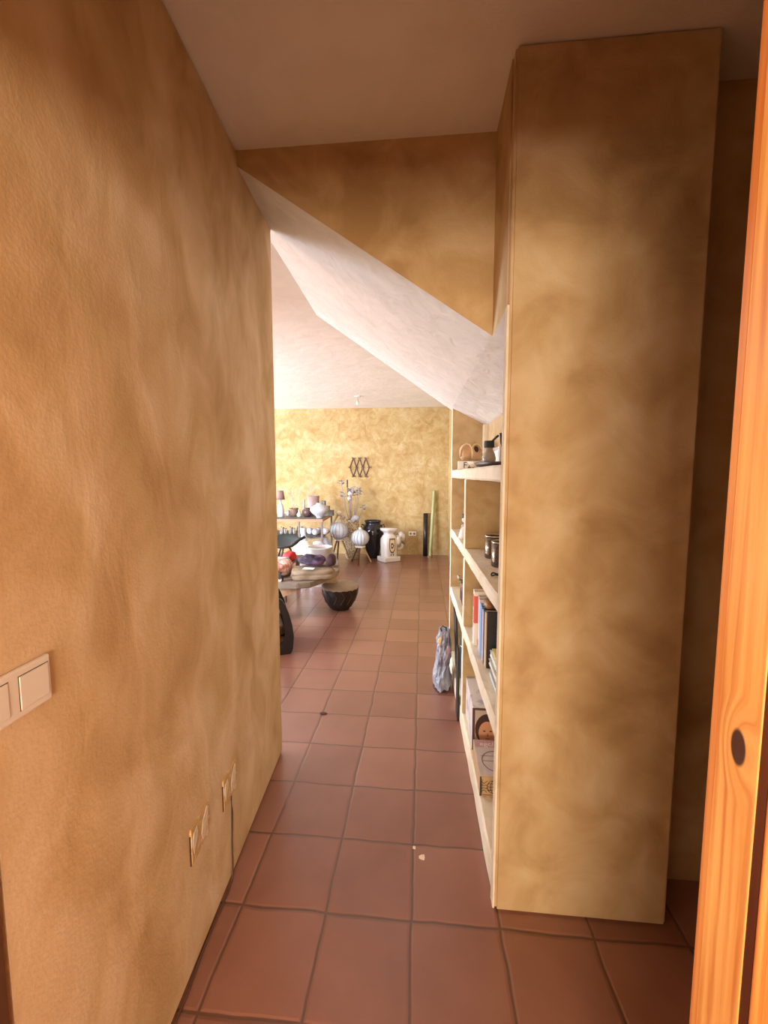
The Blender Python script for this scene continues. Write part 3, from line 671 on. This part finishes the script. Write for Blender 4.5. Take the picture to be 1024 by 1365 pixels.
# white ceramic elephant stool
t = thing('elephant_stool', 'white ceramic elephant garden stool with a patterned saddle cloth', 'stool', (-.585,7.32,0), math.radians(36))
WC = M['white_ceramic']
b = B(); box(b, -.165,.165,-.135,.135,0,.085,.014,3); obj('base', b, WC, t, smooth=False)
def elephant_body():
    b = B(); n = 40; rings = []
    prof = [(.075,.130,.118),(.10,.124,.108),(.20,.128,.110),(.32,.134,.114),(.40,.130,.110),(.45,.108,.094),(.475,.082,.080),(.50,.082,.080),(.525,.10,.098),(.548,.128,.122),(.575,.136,.128),(.588,.132,.124)]
    for (z,sx,sy) in prof:
        ring = []
        for i in range(n):
            a = 2*PI*i/n; p = 5; k = (abs(math.cos(a))**p+abs(math.sin(a))**p)**(-1/p)
            k = k if z < .44 or z > .52 else 1+(k-1)*.6
            ring.append(b.verts.new((sx*k*math.cos(a), sy*k*math.sin(a), z)))
        rings.append(ring)
    for k in range(len(rings)-1):
        for i in range(n): b.faces.new((rings[k][i],rings[k][(i+1)%n],rings[k+1][(i+1)%n],rings[k+1][i]))
    b.faces.new(rings[0][::-1]); b.faces.new(rings[-1]); return b
bd = obj('body_and_seat', elephant_body(), WC, t, smooth=True)
b = B(); ball(b, (.165,0,.36), .085, 1.0,.95,1.15)
pts = [(.20,0,.44),(.245,0,.46),(.285,0,.43),(.305,0,.36),(.300,0,.28),(.27,0,.22),(.225,0,.195),(.175,0,.20)]
tube(b, pts, [.055,.058,.054,.048,.042,.036,.032,.032], 14)
hd = obj('head_and_trunk', b, WC, t, smooth=True)
for s in (-1,1):
    b = B(); ball(b, (.14,s*.092,.36), .07, .7,.22,1.05); obj('ear', b, WC, hd, smooth=True)
    b = B(); tube(b, [(.205,s*.05,.31),(.245,s*.062,.275),(.275,s*.062,.29)], [.012,.010,.004], 8); obj('tusk', b, WC, hd, smooth=True)
def saddle(s):
    b = B(); y = s*.1165
    def pl(pts, dy, mi): f = b.faces.new([b.verts.new((p[0], y+s*dy, p[1])) for p in pts]); f.material_index = mi
    shield = lambda k: [(-.058*k,.29+.125*k),(.058*k,.29+.125*k),(.062*k,.29-.02*k),(.05*k,.29-.09*k),(.02*k,.29-.135*k),(-.02*k,.29-.135*k),(-.05*k,.29-.09*k),(-.062*k,.29-.02*k)]
    pl(shield(1.0), .0, 0); pl(shield(.88), .0012, 1); pl(shield(.74), .0024, 2)
    pl([(.026*math.cos(i*PI/8),.285+.052*math.sin(i*PI/8)) for i in range(16)], .0036, 0)
    for k in range(6): pl([(.013*math.cos(i*PI/4)+.024*math.cos(k*PI/3),.285+.012*math.sin(i*PI/4)+.046*math.sin(k*PI/3)) for i in range(8)], .0044, 1 if k%2 else 0)
    pl([(.012*math.cos(i*PI/6),.285+.018*math.sin(i*PI/6)) for i in range(12)], .0050, 3)
    for k in range(5): pl([(-.05+k*.024+.009*math.cos(i*PI/4),.125+.022*math.sin(i*PI/4)) for i in range(8)], .0004, 0 if k%2 else 2)
    return b
CLM = [mat('saddle_black', (.03,.02,.02), .4), mat('saddle_gold', (.45,.28,.10), .4), mat('saddle_cream', (.72,.58,.40), .4), mat('saddle_white', (.8,.78,.74), .4)]
for s in (-1,1): obj('saddle_cloth', saddle(s), CLM, bd)

# two tripod globe lanterns
FAB = mat('white_ribbed_fabric', (.60,.62,.66), .7, (.54,.57,.62), 30)
def lantern(loc, R, zc, lab, frame_top):
    t = thing('tripod_lantern', lab, 'lantern', loc, group='globe lanterns')
    b = B(); prof = [(R*math.sin(PI*k/20)*1.0, zc-R*.93*math.cos(PI*k/20)) for k in range(1,20)]
    lathe(b, prof, n=48, flute=-.05, nf=16); gs = obj('globe_shade', b, FAB, t, smooth=True)
    b = B()
    for q in range(16):
        a = 2*PI*q/16+PI/16; tube(b, [((r+.002)*math.cos(a),(r+.002)*math.sin(a),z) for (r,z) in prof[2:17]], .0035, 5)
    obj('ribs', b, mat('grey_ribs', (.36,.37,.42), .7), gs)
    b = B(); lathe(b, [(.085,zc-R*.93-.022),(.09,zc-R*.93-.018),(.09,zc-R*.93+.003),(.05,zc-R*.93+.006)], n=28); obj('base_ring', b, M['white_plastic'], t)
    for k in range(3):
        a = 2*PI*k/3+.5; z0 = zc-R*.93-.01
        b = B(); tube(b, [(.05*math.cos(a),.05*math.sin(a),z0),(.20*math.cos(a),.20*math.sin(a),.0)], [.016,.012], 8); obj('leg', b, M['dark_wood'] if k else M['tan_wood'], t)
    if frame_top:
        for s in (-1,1):
            b = B(); tube(b, [(s*.01,0,zc+R+.13),(s*.12,-.05,zc+R*.55)], .016, 8); obj('handle_stick', b, M['tan_wood'], t)
    b = B(); ball(b, (0,0,zc+R+.145 if frame_top else zc+R*.93+.02), .05 if frame_top else .03, 1.1,1.1,.75); obj('top_knob', b, M['white_plastic'], t, smooth=True)
    return t
lantern((-1.45,7.18,0), .165, .552, 'white ribbed globe lantern on tripod legs, the left one with a stick handle', True)
lantern((-1.065,7.10,0), .153, .440, 'white ribbed globe lantern on tripod legs beside the black urn', False)

# tall dried flowers in a woven vase
t = thing('dried_flower_vase', 'tall woven tan vase of dried stems with pale leaves behind the lanterns', 'vase of flowers', (-1.27,7.47,0))
b = B(); lathe(b, [(.10,0),(.13,.05),(.15,.25),(.155,.45),(.13,.60),(.115,.68),(.12,.72),(.105,.72),(.10,.62)], n=30, cap=False); lathe(b, [(.001,0),(.10,0)], n=30, cap=False); lathe(b, [(.001,.62),(.10,.62)], n=30, cap=False)
obj('vase', b, mat('woven_tan', (.32,.23,.13), .8, (.62,.53,.38), 40, lo=.45, hi=.55), t, smooth=True)
STM = mat('grey_brown_stem', (.30,.25,.22), .7); LEAF = mat('grey_violet_leaf', (.09,.085,.115), .7, (.22,.21,.26), 20); WHITE_BL = mat('white_blossom', (.46,.45,.49), .8); DARKB = mat('dark_brown_stick', (.10,.05,.03), .6)
tips = [(-.19,-.03,1.42),(-.14,-.08,1.20),(-.05,.05,1.28),(.0,-.05,1.30),(.07,.0,1.24),(.11,.02,1.30),(.14,-.06,1.27),(.20,.0,.96)]
random.seed(3)
for k,(x,y,z) in enumerate(tips):
    b = B(); tube(b, [(x*.2,y*.2,.62),(x*.75,y*.6,.62+(z-.62)*.5),(x,y,z)], [.007,.006,.005], 6); st = obj('stem', b, STM, t)
    b = B()
    for j in range(9):
        a = random.random()*2*PI; e = random.uniform(-.3,.6); l = random.uniform(.06,.10)
        d = Vector((math.cos(a)*math.cos(e), math.sin(a)*math.cos(e)*.6, math.sin(e))); p = Vector((x,y,z-.02*j*.5)); s = d.cross(Vector((.3,.9,.2))).normalized()*.011
        vs = [b.verts.new(q) for q in (p, p+d*l*.45+s, p+d*l, p+d*l*.45-s, )]
        b.faces.new(vs)
        vs2 = [b.verts.new(q+Vector((0,.003,0))) for q in (p, p+d*l*.45+s, p+d*l, p+d*l*.45-s)]; b.faces.new(vs2[::-1])
    obj('leaf_cluster', b, LEAF, st)
b = B(); tube(b, [(.0,-.06,.62),(-.03,-.08,1.0),(-.02,-.08,1.24)], .014, 8); obj('brown_stalk', b, mat('mauve_stalk', (.33,.22,.22), .7), t)
b = B(); tube(b, [(-.075,-.05,1.30),(-.075,-.05,1.44)], .016, 8); tube(b, [(-.02,-.08,.70),(-.075,-.05,1.31)], .005, 6); obj('seed_head', b, DARKB, t)
for k,(x,y,z,r) in enumerate([(-.15,-.12,.80,.05),(.10,-.10,.80,.055),(.04,-.11,.76,.045),(-.02,-.12,1.14,.04),(.0,-.12,1.23,.045)]):
    b = B(); lump(b, (x,y,z-r*.8), r,r,r*.9, 2, .35, 40, k, 18, 12, flat=False); obj('blossom', b, WHITE_BL, t, smooth=True)

# copper-edged console
t = thing('console_table', 'copper-edged console table with a slate top and a lower shelf', 'console table', (-1.561,6.43,0), math.radians(3))
Wc, Dc, Hc = 2.1, .95, .822
b = B(); box(b, -Wc+.012,-.012,.012,Dc-.012,Hc-.028,Hc); obj('table_top', b, M['slate'], t)
b = B(); box(b, -Wc,0,0,.012,Hc-.034,Hc+.004); box(b, -Wc,0,Dc-.012,Dc,Hc-.034,Hc+.004); box(b, -.012,0,.012,Dc-.012,Hc-.034,Hc+.004); box(b, -Wc,-Wc+.012,.012,Dc-.012,Hc-.034,Hc+.004); obj('edge_trim', b, M['copper'], t)
b = B(); box(b, -Wc+.03,-.03,.06,Dc-.06,.512,.532); obj('lower_shelf', b, M['slate'], t)
for (x,y) in ((-.032,.004),(-.032,Dc-.034),(-Wc,.004),(-Wc,Dc-.034)):
    b = B(); box(b, x,x+.03,y,y+.03,0,Hc-.034); obj('leg', b, M['steel'], t)
b = B(); box(b, -.40,-.375,.02,.045,.28,Hc-.034); obj('support_rod', b, M['steel'], t)
ZC = Hc+.001
CER = M['white_ceramic']
t = thing('table_lamp', 'small lamp with a brown shade at the left end of the console', 'lamp', (-2.36,6.78,ZC))
b = B(); lathe(b, [(.05,0),(.052,.02),(.06,.10),(.045,.19),(.02,.23),(.014,.29)], n=24); obj('base', b, mat('white_lamp_base', (.6,.58,.56), .3), t, smooth=True)
b = B(); lathe(b, [(.075,.29),(.052,.44)], n=24); obj('lamp_shade', b, mat('mauve_brown_shade', (.26,.15,.13), .8), t, smooth=True)
t = thing('dark_vase', 'dark brown vase standing at the left end of the console', 'vase', (-2.53,6.64,ZC))
b = B(); lathe(b, [(.05,0),(.09,.06),(.10,.14),(.06,.25),(.04,.30),(.05,.32)], n=24); obj('vase', b, mat('dark_vase_glaze', (.07,.035,.025), .4), t, smooth=True)
t = thing('pot_with_twigs', 'brown tilted pot of thin twigs on the console', 'pot', (-2.18,6.92,ZC))
b = B(); lathe(b, [(.05,0),(.075,.03),(.085,.09),(.075,.14),(.068,.14),(.06,.05)], n=24); obj('pot', b, mat('brown_pot', (.16,.09,.065), .6, (.24,.15,.11), 14), t, smooth=True)
b = B(); ball(b, (-.095,-.055,.055), .055, .7,.7,1); obj('white_knob', b, CER, t, smooth=True)
TW = mat('pale_twig', (.42,.38,.33), .7)
random.seed(11)
for k in range(9):
    a = random.uniform(-.35,.9); h = random.uniform(.30,.46); b = B()
    p0 = Vector((0,0,.10)); p1 = Vector((.5*a*h+.03,random.uniform(-.06,.06),.10+h*.55)); p2 = Vector((a*h*.9,random.uniform(-.08,.08),.10+h))
    tube(b, [p0,p1,p2], [.004,.003,.002], 5)
    for j in range(3):
        q = p1.lerp(p2, .25+.3*j); tube(b, [q, q+Vector((random.uniform(-.06,.06),0,random.uniform(.02,.06)))], .0018, 5)
    obj('twig', b, TW, t)
t = thing('green_bud_vase', 'small pale green bud vase on the console', 'vase', (-2.055,6.82,ZC))
b = B(); lathe(b, [(.035,0),(.045,.02),(.04,.05),(.018,.08),(.016,.11),(.024,.12)], n=20); obj('vase', b, mat('pale_green_glass', (.48,.58,.42), .2), t, smooth=True)
t = thing('round_dark_pot', 'round dark brown pot on the console beside the tall cylinder vase', 'pot', (-1.93,6.86,ZC))
b = B(); lathe(b, [(.04,0),(.075,.03),(.088,.075),(.075,.12),(.045,.14),(.05,.15)], n=24); obj('pot', b, mat('dark_red_brown_glaze', (.10,.05,.05), .4), t, smooth=True)
t = thing('tall_cylinder_vase', 'tall mauve-brown cylinder vase of fine twigs on the console', 'vase', (-1.885,7.10,ZC))
b = B(); lathe(b, [(.090,0),(.097,.01),(.104,.34),(.097,.34),(.088,.05)], n=32, cap=False); lathe(b, [(.001,0),(.09,0)], n=32, cap=False); lathe(b, [(.001,.28),(.096,.28)], n=32, cap=False); obj('vase', b, mat('mauve_brown_vase', (.30,.20,.18), .7, (.36,.25,.22), 10), t, smooth=True)
for k in range(8):
    a = random.uniform(-.7,.7); h = random.uniform(.18,.32); b = B()
    tube(b, [(0,0,.29),(a*h*.5,random.uniform(-.03,.03),.32+h*.5),(a*h,random.uniform(-.05,.05),.32+h)], [.003,.0025,.0018], 5); obj('twig', b, TW, t)
t = thing('bottle_vase', 'slim grey bottle standing behind the round dark pot on the console', 'bottle', (-2.06,7.14,ZC))
b = B(); lathe(b, [(.022,0),(.024,.02),(.024,.12),(.014,.18),(.013,.26),(.017,.27)], n=18); obj('bottle', b, mat('grey_bottle', (.35,.36,.36), .3), t, smooth=True)
t = thing('ribbed_oval_vase', 'white and grey ribbed oval vase at the right of the console top', 'vase', (-1.665,6.66,ZC))
b = B(); lathe(b, [(.05,0),(.055,.012),(.06,.03),(.115,.075),(.152,.125),(.148,.165),(.105,.20),(.06,.222),(.05,.232),(.055,.245)], n=48, flute=.03, nf=18); obj('vase', b, mat('white_ribbed_glaze', (.36,.36,.38), .5, (.52,.53,.55), 45), t, smooth=True)
t = thing('stepped_stone_blocks', 'three dark stepped stone candle blocks at the back right of the console', 'candle holder', (-1.625,7.05,ZC))
for (x,h) in ((-.072,.26),(.0,.17),(.072,.10)):
    b = B(); box(b, x-.0355,x+.0355,-.05,.05,0,h,.006); bl = obj('block', b, mat('grey_green_stone', (.14,.135,.115), .7, (.20,.19,.165), 18, bump=.2), t)
# on the lower shelf
ZL = .533
for k,(x,y,lab) in enumerate([(-2.30,6.72,'white coil napkin ring bowl at the left of the console lower shelf'),(-2.16,6.75,'white coil ring bowl, second from the left on the console lower shelf')]):
    t = thing('coil_bowl', lab, 'bowl', (x,y,ZL), .3, 'coil bowls on the lower shelf')
    for q in range(3):
        b = B(); r = .062-.006*q; tube(b, [(r*math.sin(a*PI/10)*.35+q*.035-.04, r*math.cos(a*PI/10)*.3, .07+r*math.sin(a*PI/10)) if False else (q*.035-.035+.012*math.cos(a*PI/10), r*math.cos(a*PI/10), r+.007+r*math.sin(a*PI/10)) for a in range(21)], .0075, 6); obj('ring', b, M['slate'] if q==1 else CER, t, smooth=True)
t = thing('striped_coil_bowl', 'grey and white coil bowl in the middle of the console lower shelf', 'bowl', (-2.02,6.78,ZL), .5)
for q in range(4):
    b = B(); r = .06; tube(b, [(q*.035-.05, r*math.cos(a*PI/10), r+.008+r*math.sin(a*PI/10)) for a in range(21)], .008, 6); obj('ring', b, CER if q%2 else M['slate'], t, smooth=True)
GLB = mat('pale_violet_glass', (.62,.62,.74), .15, (.80,.80,.86), 12, coat=.5)
for k,(x,y,r,lab) in enumerate([(-1.87,6.80,.056,'pale violet glass ball, left one on the console lower shelf'),(-1.755,6.70,.055,'pale violet glass ball, front one on the console lower shelf'),(-1.735,6.86,.055,'pale violet glass ball, middle back one on the console lower shelf'),(-1.61,6.78,.060,'pale violet glass ball nearest the console front right leg')]):
    b = B(); ball(b, (0,0,r), r); tag(obj('glass_ball', b, GLB, loc=(x,y,ZL), smooth=True), lab, 'glass ball', 'glass balls on the lower shelf')
t = thing('tall_white_vase', 'slender white vase in front of the console among the pillows', 'vase', (-1.84,6.31,0))
b = B(); lathe(b, [(.07,0),(.08,.05),(.09,.30),(.06,.48),(.042,.56),(.04,.68),(.055,.70)], n=24); obj('vase', b, mat('bluish_white_glaze', (.56,.60,.66), .3), t, smooth=True)

# bedding, planter, ball in front of / beneath the console
PIL = mat('lilac_white_cotton', (.46,.48,.60), .85, (.54,.56,.66), 8, bump=.2, bscale=25)
t = thing('lilac_pillow', 'lilac-white pillow bundle heaped by the console front leg', 'pillow', (-1.60,6.29,0))
b = B(); lump(b, (0,0,0), .14,.11,.28, 2.6, .10, 7, 1); obj('pillow', b, PIL, t, smooth=True)
t = thing('draped_lilac_sheet', 'lilac-white sheet slumped beside the console towards the lantern', 'sheet', (-1.63,6.83,0))
def sheet():
    b = B(); n, rows = 40, 18; rings = []
    for k in range(rows+1):
        s = k/rows; z = .50*(1-s)
        ring = []
        for i in range(n):
            a = 2*PI*i/n; r = (.04+.15*s**.7)*(1+.16*math.sin(a*7+s*2)*s+.15*noise.noise(Vector((math.cos(a)*2,math.sin(a)*2,s*3))))
            ring.append(b.verts.new((r*math.cos(a)*(1.0)+.02*s, r*math.sin(a)*.7, z)))
        rings.append(ring)
    for k in range(rows):
        for i in range(n): b.faces.new((rings[k][i],rings[k+1][i],rings[k+1][(i+1)%n],rings[k][(i+1)%n]))
    b.faces.new(rings[0]); b.faces.new(rings[-1][::-1]); return b
obj('sheet', sheet(), PIL, t, smooth=True)
t = thing('white_planter', 'white round planter tub standing behind the purple cloth', 'planter', (-1.41,5.62,0))
b = B(); lathe(b, [(.14,0),(.145,.01),(.168,.515),(.176,.52),(.176,.535),(.160,.535),(.150,.50),(.13,.40)], n=40, cap=False); lathe(b, [(.001,0),(.14,0)], n=40, cap=False); lathe(b, [(.001,.40),(.13,.40)], n=40, cap=False)
obj('tub', b, mat('white_tub', (.62,.61,.62), .5, (.68,.67,.68), 8), t, smooth=True)
t = thing('cream_paper_ball', 'cream paper globe shade standing beside the white planter', 'lampshade', (-1.72,5.92,0))
b = B(); prof = [(.18*math.sin(PI*k/18), .385+.18*-math.cos(PI*k/18)) for k in range(2,17)]; lathe(b, prof, n=40); obj('paper_globe', b, mat('cream_paper', (.64,.60,.50), .8), t, smooth=True)
b = B(); lathe(b, [(.09,0),(.09,.02),(.03,.04),(.03,.22)], n=24); obj('stand', b, M['white_plastic'], t, smooth=True)

# low dark side table with a black wok and cloths
t = thing('low_dark_table', 'low dark wooden table behind the slab table', 'table', (-2.02,5.05,0))
b = B(); box(b, -.55,.44,-.32,.34,.43,.462,.006); obj('table_top', b, M['dark_wood'], t)
for (x,y) in ((-.5,-.27),(.38,-.27),(-.5,.29),(.38,.29)):
    b = B(); box(b, x-.022,x+.022,y-.022,y+.022,0,.43); obj('leg', b, M['dark_wood'], t)
ZW = .463
t = thing('black_wok', 'black shallow wok with a handle on a stand on the low dark table', 'wok', (-1.77,5.20,ZW+.006), math.radians(8))
b = B(); lathe(b, [(.02,.14),(.10,.145),(.17,.175),(.205,.215),(.20,.22),(.165,.185),(.09,.157),(.01,.152)], n=40); 
bmesh.ops.rotate(b, verts=b.verts, cent=(0,0,.18), matrix=Matrix.Rotation(.25,3,'X')); pn = obj('pan', b, mat('greenish_black_iron', (.03,.04,.04), .4), t, smooth=True)
b = B(); tube(b, [(.10,-.12,.17),(.17,-.08,.21),(.26,.0,.255)], [.016,.018,.022], 8); obj('handle', b, BLK, pn, smooth=True)
for k in range(3):
    a = 2*PI*k/3+.4; b = B(); tube(b, [(.05*math.cos(a),.05*math.sin(a),.14),(.12*math.cos(a),.12*math.sin(a),.0)], .012, 6); obj('leg', b, BLK, t)
def cloth(name, lab, loc, s, m, p=2.6, amp=.16, freq=9, seed=0, cat='cloth', rz=0, group=None, part='fabric'):
    t = thing(name, lab, cat, loc, rz, group); b = B(); lump(b, (0,0,0), *s, p, amp, freq, seed); obj(part, b, m, t, smooth=True); return t
cloth('white_towel', 'crumpled white-grey towel on the low dark table', (-2.0,4.88,ZW), (.15,.12,.055), mat('white_grey_towel', (.55,.55,.60), .9, (.40,.41,.47), 7), seed=2, cat='towel')
cloth('teal_scarf', 'small crumpled teal and white scarf on the low dark table', (-1.70,4.82,ZW), (.11,.075,.045), mat('teal_white_cloth', (.20,.45,.48), .9, (.62,.66,.68), 14, lo=.45, hi=.55), amp=.3, seed=4, cat='scarf')
cloth('red_scarf', 'crumpled bright red scarf at the right end of the low dark table', (-1.655,5.02,ZW), (.07,.11,.06), mat('bright_red_cloth', (.68,.045,.05), .85, (.50,.03,.04), 9), amp=.3, seed=5, cat='scarf')

# slab coffee table
TZ = .432
t = thing('slab_coffee_table', 'low wooden slab coffee table with a rounded end piled with cloths', 'coffee table', (-1.42,4.35,0))
top = [(-.75,-.30),(-.02,-.335),(.17,-.325),(.295,-.265),(.375,-.10),(.43,.10),(.47,.26),(.46,.38),(.40,.44),(.20,.46),(-.25,.46),(-.75,.44)]
b = B(); prism(b, top, TZ-.055, TZ, 'z', bev=.008); obj('slab_top', b, M['slab_wood'], t)
b = B(); prism(b, [(-.30,TZ-.055),(.215,TZ-.055),(-.03,.255),(-.16,.0),(-.24,.0),(-.30,.25)], -.27,-.22,'y'); obj('leg', b, M['brown_wood'], t)
b = B(); prism(b, [(.30,TZ-.055),(.455,TZ-.055),(.44,.15),(.43,0),(.35,0),(.36,.15)], .27,.34,'y', bev=.006); obj('leg', b, M['tan_wood'], t)
b = B(); prism(b, [(-.72,TZ-.055),(-.50,TZ-.055),(-.60,0),(-.68,0)], .20,.26,'y'); obj('leg', b, M['brown_wood'], t)
TZ += .001
t = thing('folded_beige_blanket', 'folded beige blanket at the rounded end of the slab coffee table', 'blanket', (-1.17,4.36,TZ), math.radians(14))
BE = mat('beige_wool', (.20,.135,.082), .9, (.30,.22,.145), 9, bump=.3, bscale=90)
b = B()
for k,(dx,h,sx,sy) in enumerate([(0,.045,.235,.20),(.008,.042,.225,.19),(-.006,.04,.22,.185)]):
    lump(b, (dx,0,.034*k*1.0), sx,sy,h*.62, 5, .10, 9, k*3+1, 48, 20, flat=(k==0))
obj('folded_wool', b, BE, t, smooth=True)
b = B(); prism(b, [(-.11,-.150),(.0,-.185),(.02,-.11),(-.09,-.07)], .112,.1135,'z'); obj('white_paper_tag', b, mat('white_paper', (.85,.86,.90), .6), t)
cloth('purple_shawl', 'crumpled purple shawl lying on the folded beige blanket', (-1.20,4.44,TZ+.112), (.15,.13,.055), mat('purple_cloth', (.022,.010,.025), .85, (.15,.08,.17), 6, lo=.46, hi=.60, stretch=(1,1,2)), p=2.2, amp=.28, freq=8, seed=12, cat='shawl', rz=.25)
cloth('maroon_fold', 'dark maroon folded scarf hanging at the right end of the purple shawl', (-.985,4.43,TZ+.112), (.05,.085,.065), mat('maroon_cloth', (.025,.007,.010), .8, (.06,.018,.025), 12), amp=.2, seed=9, cat='scarf')
cloth('red_patterned_throw', 'red and cream patterned throw at the left of the slab coffee table', (-1.62,4.38,TZ), (.18,.24,.085), mat('red_cream_pattern', (.60,.22,.18), .9, (.78,.62,.54), 26, lo=.45, hi=.55), p=3, amp=.12, seed=15, cat='throw')
cloth('dark_striped_ribbon', 'black and cream striped strap in front of the red throw', (-1.46,4.10,TZ), (.045,.03,.055), mat('striped_strap', (.03,.02,.02), .8, (.75,.66,.58), 14, lo=.55, hi=.6), amp=.2, seed=21, cat='strap')

# drum
t = thing('hand_drum', 'squat dark bowl drum with a pale skin standing on the tiles', 'drum', (-.925,4.60,0))
b = B(); lathe(b, [(.085,0),(.10,.004),(.135,.04),(.175,.11),(.198,.185),(.207,.25),(.205,.275),(.06,.275)], n=44); obj('bowl', b, mat('dark_drum_wood', (.010,.005,.004), .5, (.025,.012,.009), 10, spec=.3, stretch=(1,1,.3)), t, smooth=True)
def skin():
    b = B(); n = 56; c = b.verts.new((0,0,.288)); r1, r2, r3 = [], [], []
    for i in range(n):
        a = 2*PI*i/n; dz = .012*abs(math.sin(a*9))+.006*noise.noise(Vector((math.cos(a)*4,math.sin(a)*4,1)))
        r1.append(b.verts.new((.19*math.cos(a),.19*math.sin(a),.287))); r2.append(b.verts.new((.211*math.cos(a),.211*math.sin(a),.278))); r3.append(b.verts.new((.2115*math.cos(a),.2115*math.sin(a),.245+dz)))
    for i in range(n):
        j = (i+1)%n; b.faces.new((c,r1[i],r1[j])); b.faces.new((r1[i],r2[i],r2[j],r1[j])); b.faces.new((r2[i],r3[i],r3[j],r2[j]))
    return b
obj('drum_skin', skin(), mat('pale_rawhide', (.26,.20,.155), .6, (.34,.27,.21), 8), t, smooth=True)
b = B()
for k in range(14):
    a = 2*PI*k/14; a2 = a+PI/14
    tube(b, [(.2125*math.cos(a),.2125*math.sin(a),.255),(.203*math.cos(a2),.203*math.sin(a2),.18),(.168*math.cos(a),.168*math.sin(a),.09)], .003, 5)
obj('lacing', b, mat('pale_cord', (.09,.065,.045), .7), t)

# black chair, mostly behind the end of the left wall
t = thing('black_armchair', 'black curved-side chair half hidden behind the left wall end', 'chair', (-1.10,3.36,0), .42)
side = [(-.07,.475),(-.045,.43),(-.015,.35),(.01,.25),(.022,.15),(.012,.04),(-.005,.0),(-.16,.0),(-.15,.06),(-.06,.10),(-.045,.18),(-.05,.26),(-.075,.35),(-.11,.44),(-.12,.50)]
for (y0,y1) in ((0,.045),(.42,.465)):
    b = B(); prism(b, side, y0, y1, 'y', bev=.006); obj('side_frame', b, M['black'], t)
b = B(); box(b, -.62,-.055,.045,.42,.155,.24,.02,3); obj('seat', b, mat('dark_brown_leather', (.035,.018,.012), .5), t)
b = B(); box(b, -.60,-.08,.05,.415,.03,.12,.01); obj('seat_base', b, M['dark_wood'], t)
b = B(); prism(b, [(-.62,.2),(-.56,.2),(-.66,.68),(-.71,.68)], .03,.435,'y', bev=.01); obj('backrest', b, M['black'], t)
for (y0,y1) in ((0,.045),(.42,.465)):
    b = B(); prism(b, [(-.62,0),(-.57,0),(-.60,.30),(-.66,.30)], y0,y1,'y'); obj('leg', b, M['black'], t)

# bare bulb holder on the ceiling
t = thing('ceiling_lampholder', 'small white bulb holder hanging from the far room ceiling', 'ceiling light', (-1.045,6.75,CZ))
b = B(); lathe(b, [(.045,-.014),(.05,-.008),(.05,0)], n=20); obj('ceiling_rose', b, M['white_plastic'], t)
b = B(); tube(b, [(0,0,-.01),(.004,0,-.08)], .006, 6); obj('cord', b, mat('brown_cord', (.25,.17,.14), .6), t)
b = B(); lathe(b, [(.012,-.075),(.022,-.085),(.024,-.125),(.02,-.135)], n=18); obj('holder', b, M['white_plastic'], t, smooth=True)

# ------------------------------------------------------------------ light
def area(name, loc, rot, sx, sy, power, col):
    l = bpy.data.lights.new(name, 'AREA'); l.shape = 'RECTANGLE'; l.size = sx; l.size_y = sy; l.energy = power; l.color = col
    o = bpy.data.objects.new(name, l); COL.objects.link(o); o.location = loc; o.rotation_euler = rot; return o
area('daylight_room_window', (-4.75,1.80,1.45), (math.radians(46),0,0), 3.1, 2.0, 1120, (.80,.88,1.0))
area('daylight_room_side_window', (-6.80,6.3,1.45), (0,-math.radians(62),0), 2.0, 2.4, 700, (.80,.88,1.0))
area('daylight_near_window', (.15,-2.95,1.25), (math.radians(90),0,0), 3.0, 1.4, 320, (1.0,.79,.57))
area('added_door_leaf_fill', (-3.2,-.7,1.42), (0,-math.radians(90),0), 1.6, 1.7, 98, (1.0,.77,.54))  # added fill to brighten the door leaf, set behind the added window
w = bpy.data.worlds.new('World'); SC.world = w; w.use_nodes = True
w.node_tree.nodes['Background'].inputs['Color'].default_value = (.80,.90,1.0,1); w.node_tree.nodes['Background'].inputs['Strength'].default_value = .6

# ------------------------------------------------------------------ camera
cd = bpy.data.cameras.new('camera'); cd.sensor_fit = 'HORIZONTAL'; cd.sensor_width = 36; cd.lens = 556.4/1024*36; cd.clip_start = .02
cam = bpy.data.objects.new('camera', cd); COL.objects.link(cam)
cam.location = (0,0,1.524); cam.rotation_euler = (PI/2-.0885,0,.0915)
SC.camera = cam
vs = SC.view_settings; SC.display_settings.display_device = 'sRGB'
vs.view_transform = 'Standard'; vs.look = 'None'; vs.exposure = 0.0; vs.gamma = 1; vs.use_curve_mapping = False
